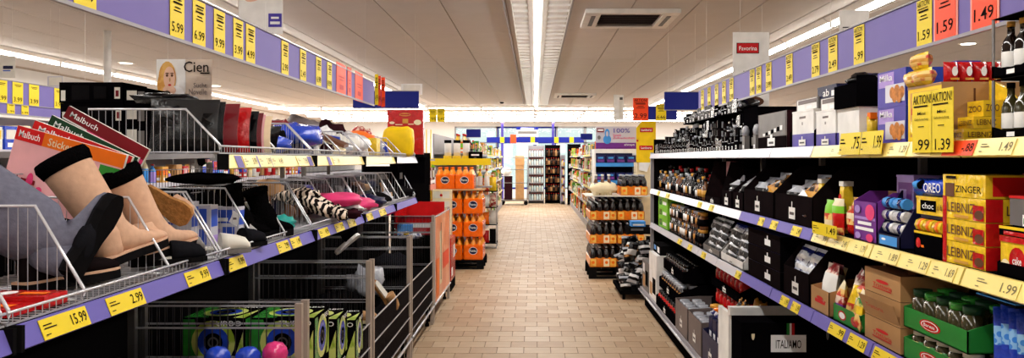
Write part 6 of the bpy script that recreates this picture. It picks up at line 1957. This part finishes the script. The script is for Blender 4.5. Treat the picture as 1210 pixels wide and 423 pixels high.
# ================================================================ long shelf runs in the distance
def run(side, Xf, y0, y1, lvl, label, cat_m='shelf_grey', depth=.5):
    n = max(1, int((y1 - y0) / 2.5)); L = (y1 - y0) / n
    for i in range(n):
        ya, yb = y0 + i * L, y0 + (i + 1) * L - .01
        xa, xb = (Xf, Xf + depth) if side > 0 else (-Xf - depth, -Xf)
        r = empty('long_shelf_unit', ((xa + xb) / 2, (ya + yb) / 2, 0), '%s unit of the distant %s' % (ORD[min(i, 5)] if i < 6 else 'farthest', label), 'shelf unit', label)
        xk = xb if side > 0 else xa
        part(MB().box(min(xk, xk + side * .02), max(xk, xk + side * .02), ya, yb, 0, 1.95, 'shelf_grey'), 'back_panel', r)
        part(MB().box(xa, xb, ya, yb, 0, .15, cat_m), 'plinth', r)
        for z in lvl[1:]:
            part(MB().box(xa, xb, ya, yb, z - .025, z, cat_m), 'shelf', r)
            xr = xa if side > 0 else xb
            part(MB().box(min(xr, xr - side * .012), max(xr, xr - side * .012), ya, yb, z - .04, z + .002, 'rail_white' if i % 2 else 'tag_pale'), 'price_rail', r)
        if y0 < 12.7 and i == 0: pass


LV = [.15, .55, .95, 1.32, 1.65]
run(-1, 1.08, 12.6, 26.6, LV, 'left shelf run')
run(1, 1.18, 12.0, 27.0, LV, 'right shelf run')
PALW = ['shine_yellow', 'shine_orange', 'shine_red', 'white', 'cream', 'tan', 'shine_green', 'shine_black', 'gold', 'lime', 'brown', 'shine_silver']
for side, Xf, y0, y1, nm in ((-1, 1.08, 12.65, 26.4, 'left'), (1, 1.18, 12.05, 26.8, 'right')):
    for li, z in enumerate(LV):
        y = y0
        while y < y1:
            kind = rr.choice(['snack_box', 'drink_bottle', 'snack_bag', 'food_jar', 'snack_box'])
            m, m2 = rr.choice(PALW), rr.choice(PALW)
            h = [.34, .3, .28, .26, .25][li] * rr.choice([.7, .85, 1.0])
            if kind == 'food_jar': h *= .6
            step = .16 if y < 18 else .24
            drop(kind, m, m2, round(h, 3), (side * (Xf + .07), y + .08, z), '%s %s on the %s board of the distant %s shelf run' % (CN.get(m, 'dark'), KN[kind], ['lowest', 'second', 'third', 'fourth', 'top'][li], nm), KN[kind], 'distant %s %s %ss' % (nm, CN.get(m, 'dark'), KN[kind]))
            y += step
# end shelf behind the soda: yellow trays
r = empty('end_shelf', (-1.25, 12.3, 0), 'end shelf with yellow trays behind the orange soda', 'shelf unit')
part(MB().box(-2.0, -.90, 12.44, 12.46, 0, 1.55, 'shelf_grey'), 'back_panel', r)
part(MB().box(-1.6, -.66, 12.10, 12.44, 1.52, 1.54, 'shelf_grey'), 'shelf', r)
part(MB().box(-1.6, -.66, 12.085, 12.10, 1.46, 1.56, 'tag_yellow'), 'price_rail', r)
part(MB().box(-1.6, -.66, 12.10, 12.44, 1.12, 1.14, 'shelf_grey'), 'shelf', r)
for k in range(3):
    b = MB().box(-1.38 + k * .14, -1.26 + k * .14, 12.13, 12.3, 1.541, 1.60, 'shine_yellow'); b.pouch((-1.375 + k * .14, 12.2, 1.60), X_, Z_, .11, .24, .08, 'white', k, .2, 5, ['cream', 'white', 'white', 'white', 'dark'])
    tag(b.build('pet_food_bag'), 'white bag in yellow tray on the end shelf behind soda', 'bag', 'white bags in yellow trays')
b = MB().box(-1.0, -.80, 12.12, 12.3, 1.541, 1.66, 'black'); put(b, (-1.0, 12.12, 1.541), FC, .2, .12, [(.2, .5, .8, .7, 'print_white'), (.4, .2, .6, .3, 'grey')]); tag(b.build('black_box'), 'black box with white lettering on the end shelf', 'box')
for k in range(9):
    drop('drink_bottle', 'shine_yellow' if k % 2 else 'cream', 'white', .26, (-1.53 + k * .1, 12.2, 1.141), 'pale yellow bottle on the end shelf behind the soda', 'bottle', 'pale yellow bottles')
for k in range(8):
    drop('drink_bottle', 'shine_yellow', 'cream', .30, (-.70 + .0 * k - .0, 12.7 + .0 * k + .14 * k, 1.651), 'tall pale yellow bottle at the start of left run', 'bottle', 'tall pale yellow bottles') if False else None
# green and yellow stand left of the soda
r = empty('green_stand', (-1.62, 10.9, 0), 'slim green and yellow bottle stand left of the orange soda', 'display')
part(MB().box(-1.76, -1.48, 10.95, 11.2, 0, 1.0, 'darkgreen'), 'column', r)
part(MB().extr([(-1.74, 10.95, 1.0), (-1.36, 10.95, 1.25), (-1.36, 10.95, 1.45), (-1.6, 10.95, 1.6), (-1.74, 10.95, 1.5)], (0, .02, 0), 'lime'), 'header_sheet', r)
for k in range(4):
    b = MB(); b.tube([(-1.50 + .03 * k, 10.90, 1.0), (-1.50 + .03 * k, 10.90, 1.95)], .008, 'shine_yellow' if k % 2 else 'white', 6); part(b, 'pole', r)
# small red shelf at the end of the left baskets
r = empty('shelf_stub', (-1.30, 8.8, 0), 'small end shelf with red and white packs past the baskets', 'shelf unit')
part(MB().box(-1.62, -1.18, 9.05, 9.08, 0, 1.62, 'shelf_dark'), 'back_panel', r)
for z in (1.25, 1.55): part(MB().box(-1.62, -1.18, 9.08, 9.5, z - .02, z, 'shelf_grey'), 'shelf', r)
part(MB().box(-1.19, -1.17, 9.05, 9.5, 1.20, 1.26, 'tag_pink'), 'price_rail', r)
for k in range(5):
    drop('snack_box', ['shine_red', 'white', 'shine_red', 'brown', 'white'][k], ['white', 'shine_black', 'cream', 'white', 'brown'][k], .2, (-1.24 - .0 * k, 9.14 + .085 * k * 1.0, 1.25), '%s upright pack on the small end shelf' % ['first red', 'first white', 'second red', 'brown', 'second white'][k], 'box', 'packs on the small end shelf')

# jumbled promotion stand right behind the soda
r = empty('promotion_stand', (-.86, 14.1, 0), 'low promotion stand of mixed packs just behind the orange soda', 'display')
for z in (.10, .42, .72, 1.0): part(MB().box(-1.05, -.66, 13.9, 14.35, z - .015, z, 'dark'), 'shelf', r)
for xx in (-1.05, -.675):
    for yy in (13.9, 14.33): part(MB().box(xx, xx + .015, yy, yy + .02, 0, 1.0, 'wire'), 'post', r)
for li, z in enumerate((.10, .42, .72, 1.0)):
    for k in range(3):
        m = [['shine_black', 'shine_red', 'dark'], ['patchwork', 'shine_orange', 'white'], ['shine_orange', 'white', 'patch_red'], ['white', 'patchwork', 'shine_yellow']][li][k]
        b = MB().pouch((-1.04 + .125 * k, 13.98, z), X_, Z_ + Y_ * .1, .12, .24 - .03 * (k % 2), .09, m, k + li * 3, .4)
        tag(b.build('mixed_pack'), '%s pack, %s from the left on the %s board of the promotion stand' % (['black', 'red', 'charcoal', 'patterned', 'orange', 'white', 'bright orange', 'pale', 'red patterned', 'light', 'mottled', 'yellow'][li * 3 + k], ['first', 'second', 'third'][k], ['lowest', 'second', 'third', 'top'][li]), 'packet', 'packs on the promotion stand')
# round-shouldered yellow bottles at the start of the left run
for k in range(10):
    drop('drink_bottle', 'shine_yellow' if k % 3 else 'cream', 'cream', .30, (-1.13 - .1 * (k % 2), 12.72 + .09 * (k // 2), 1.651), 'pale yellow bottle on the top board of the left run', 'bottle', 'yellow bottles on the left run')

# ================================================================ back of the shop
BY = 25.0
r = empty('blue_board', (0, BY, 2.12), 'long blue price board across the back of the shop', 'sign board')
part(MB().box(XP(575, BY), XP(690, BY), BY, BY + .02, ZP(168.5, BY), ZP(162, BY), 'board_blue'), 'board', r)
for px in (591, 627, 655, 673):
    b = MB(); price_plate(b, (XP(px, BY), BY - .003, ZP(168.5, BY)), FC, .13, .17, '2.99', 'tag_yellow', lines=False); part(b, 'price_card', r)
b = MB(); price_plate(b, (XP(603, BY), BY - .004, ZP(169, BY)), FC, .19, .26, '', 'tag_orange', lines=False) if False else b.box(XP(603, BY), XP(610, BY), BY - .006, BY - .002, ZP(169, BY), ZP(159, BY), 'tag_orange'); part(b, 'price_card', r)
b = MB()
for px in (580, 632, 685): b.tube([(XP(px, BY), BY + .01, ZP(162, BY)), (XP(px, BY), BY + .01, CEIL)], .004, 'wire')
part(b, 'hanger', r)
end_board(XP(686, 22), XP(700, 22), 22, ZP(165, 22), ZP(158, 22), 'short blue board above the black shelf far right')
end_board(XP(551, 13.5), XP(568, 13.5), 13.5, ZP(162, 13.5), ZP(153, 13.5), 'small dark blue board behind the orange soda end shelf')
poster(610, 636, 150, 171, 26.5, 'blue headed white notice board hanging before the windows', 'paper', [(0, .84, 1, 1, 'board_blue'), (.2, .88, .8, .95, 'print_white'), (.08, .62, .92, .76, 'grey'), (.1, .4, .9, .46, 'grey'), (.1, .15, .55, .35, 'teal')])
for xx, yy in ((XP(593.5, 29.8), 29.8), (XP(653.5, 29.8), 29.8)):
    struct(MB().box(xx - .045, xx + .045, yy, yy + .09, 0, CEIL, 'violet'), 'trim_%d' % (4 if xx < 0 else 5))
# teal and white posters stuck to the windows
for k, (px0, px1, py0, py1, m) in enumerate(((574, 586, 155, 164, 'pale_teal'), (594, 606, 170, 195, 'pale_teal'), (611, 622, 172, 190, 'white'), (657, 668, 170, 180, 'white'), (616, 626, 173, 188, 'pale_teal'))):
    Y = 31.2 - .12 * k
    r = empty('window_poster', (XP((px0 + px1) / 2, Y), Y, ZP(py1, Y)), ['small green poster high in the left shop window', 'tall teal poster low in the left shop window', 'white notice in the middle shop window', 'white notice beside the dark bottle rack', 'narrow teal poster beside the notice board'][k], 'poster')
    b = MB().box(XP(px0, Y), XP(px1, Y), Y, Y + .006, ZP(py1, Y), ZP(py0, Y), m)
    put(b, (XP(px0, Y), Y, ZP(py1, Y)), FC, XP(px1, Y) - XP(px0, Y), ZP(py0, Y) - ZP(py1, Y), [(.1, .1, .5, .5, 'print_white'), (.3, .6, .9, .85, 'rail_white')])
    part(b, 'sheet', r)
    b = MB().tube([(XP((px0 + px1) / 2, Y), Y + .003, ZP(py0, Y)), (XP((px0 + px1) / 2, Y), Y + .003, CEIL)], .003, 'wire'); part(b, 'string', r)


def rack(px0, px1, pyt, Y, m, label, body, blabel, nl=6, nb=5, h=.24, cm='shine_silver'):
    x0, x1, zt = XP(px0, Y), XP(px1, Y), ZP(pyt, Y)
    r = empty('bottle_rack', ((x0 + x1) / 2, Y, 0), label, 'rack')
    part(MB().box(x0, x1, Y + .38, Y + .40, 0, zt, m), 'back_panel', r)
    for xx in (x0, x1 - .02): part(MB().box(xx, xx + .02, Y, Y + .38, 0, zt, m), 'side_panel', r)
    for k in range(nl):
        z = .12 + k * (zt - .2) / nl
        part(MB().box(x0 + .02, x1 - .02, Y, Y + .38, z - .02, z, m), 'shelf', r)
        for i in range(nb):
            drop('drink_bottle', body[(k + i) % len(body)], body[(k * 2 + i) % len(body)], h, (x0 + .06 + (x1 - x0 - .12) * i / (nb - 1), Y + .08, z), blabel, 'bottle', blabel.replace(' standing', ''))


rack(624, 643, 172, 28.0, 'shelf_grey', 'pale rack of clear water bottles at the back', ['water', 'water', 'paper'], 'clear water bottle standing in the pale back rack', 6, 6, .25)
rack(644, 662, 171, 28.0, 'shelf_dark', 'dark rack of brown bottles at the back', ['glass_dark', 'brown', 'shine_black', 'brown', 'tan'], 'brown bottle standing in the dark back rack', 6, 6, .25)
rack(662.5, 668, 183, 27.5, 'shelf_grey', 'narrow pale rack of lilac and yellow packs', ['lilac', 'shine_yellow', 'cream'], 'lilac and yellow bottle standing in the narrow rack', 5, 3, .22)
rack(671, 686, 170, 27.2, 'shelf_dark', 'black shelf far right with few white packs', ['shine_black', 'shine_black', 'white', 'dark'], 'black bottle standing in the far right shelf', 5, 4, .25)
# cart with cardboard column
Y = 27.0
r = empty('roll_cage', (XP(607, Y), Y, 0), 'grey wire roll cage with cardboard at the back', 'cart')
x0, x1 = XP(592, Y), XP(623, Y)
part(MB().box(x0, x1, Y, Y + .7, .14, .18, 'steel'), 'deck', r)
for xx in (x0, x1):
    part(MB().tube([(xx, Y, .16), (xx, Y, 1.6), (xx, Y + .7, 1.6), (xx, Y + .7, .16)], .016, 'steel', 6), 'end_frame', r)
for zz in (.75, 1.2, 1.6): part(MB().tube([(x0, Y, zz), (x1, Y, zz)], .011, 'steel', 6), 'cross_bar', r)
for xx in (x0 + .05, x1 - .05):
    for yy in (Y + .05, Y + .65): part(MB().lathe((xx, yy - .02, .07), [(.07, 0), (.07, .04)], 'dark', 10, basis=(X_, Z_, Y_)), 'wheel', r)
b = MB().box(XP(609, Y), XP(619, Y), Y + .2, Y + .48, .18, 1.62, 'card'); b.box(XP(608.6, Y), XP(619.4, Y), Y + .19, Y + .49, 1.35, 1.66, 'tan'); tag(b.build('cardboard_column'), 'tall brown cardboard column standing in the roll cage', 'carton')
b = MB().blob((XP(598, Y), Y + .3, 1.13), .18, .2, .14, 'white', 2, .4); b.box(x0 + .02, XP(606, Y), Y + .15, Y + .5, .98, 1.0, 'white'); b.box(x0 + .1, XP(605, Y), Y + .2, Y + .5, .18, .98, 'maroon'); tag(b.build('white_sack'), 'white sack on a dark red carton in the roll cage', 'bag')

# ================================================================ shelf goods at the very front of the right units
FP = [('shine_yellow', 'yellow'), ('shine_red', 'red'), ('cream', 'cream'), ('violet', 'violet'), ('shine_green', 'green')]
for li, (z, lv) in enumerate(((T, 'top'), (M_, 'middle'), (L_, 'lower'))):
    for k in range(5):
        m, cn = FP[(k + li * 2) % 5]
        y0 = 1.10 + .165 * k
        h = (.20, .22, .24)[li] - .02 * (k % 2)
        carton('food_carton', '%s food carton at the front end of the %s right shelf' % (cn, lv), 'carton', 1.27, 1.50, y0, y0 + .155, z, z + h, m, 'food cartons at the front end', a=[(.1, .45, .9, .8, 'print_white'), (.2, .55, .8, .7, 'brown'), (.3, .12, .7, .36, 'gold', 'O')], c=[(.1, .4, .9, .8, 'print_white')])

# ================================================================ labels of alike things say which one it is
ON = 'nearest,second nearest,third nearest,fourth nearest,fifth nearest,sixth nearest,seventh nearest,eighth nearest,ninth nearest,tenth nearest,eleventh nearest,twelfth nearest'.split(',')
same = {}
for o in COL.objects:
    if o.parent is None and o.get('label') and o.get('group'):
        same.setdefault(o['label'], []).append(o)
for lb, os_ in same.items():
    if 2 <= len(os_) <= 12 and len(lb.split()) <= 14:
        lamp = os_[0].get('category') == 'lamp'
        if lamp: continue
        os_.sort(key=lambda o: (Vector(o.location) - Vector((0, 0, EYE))).length)
        for k, o in enumerate(os_):
            o['label'] = '%s, %s' % (lb, ON[k])
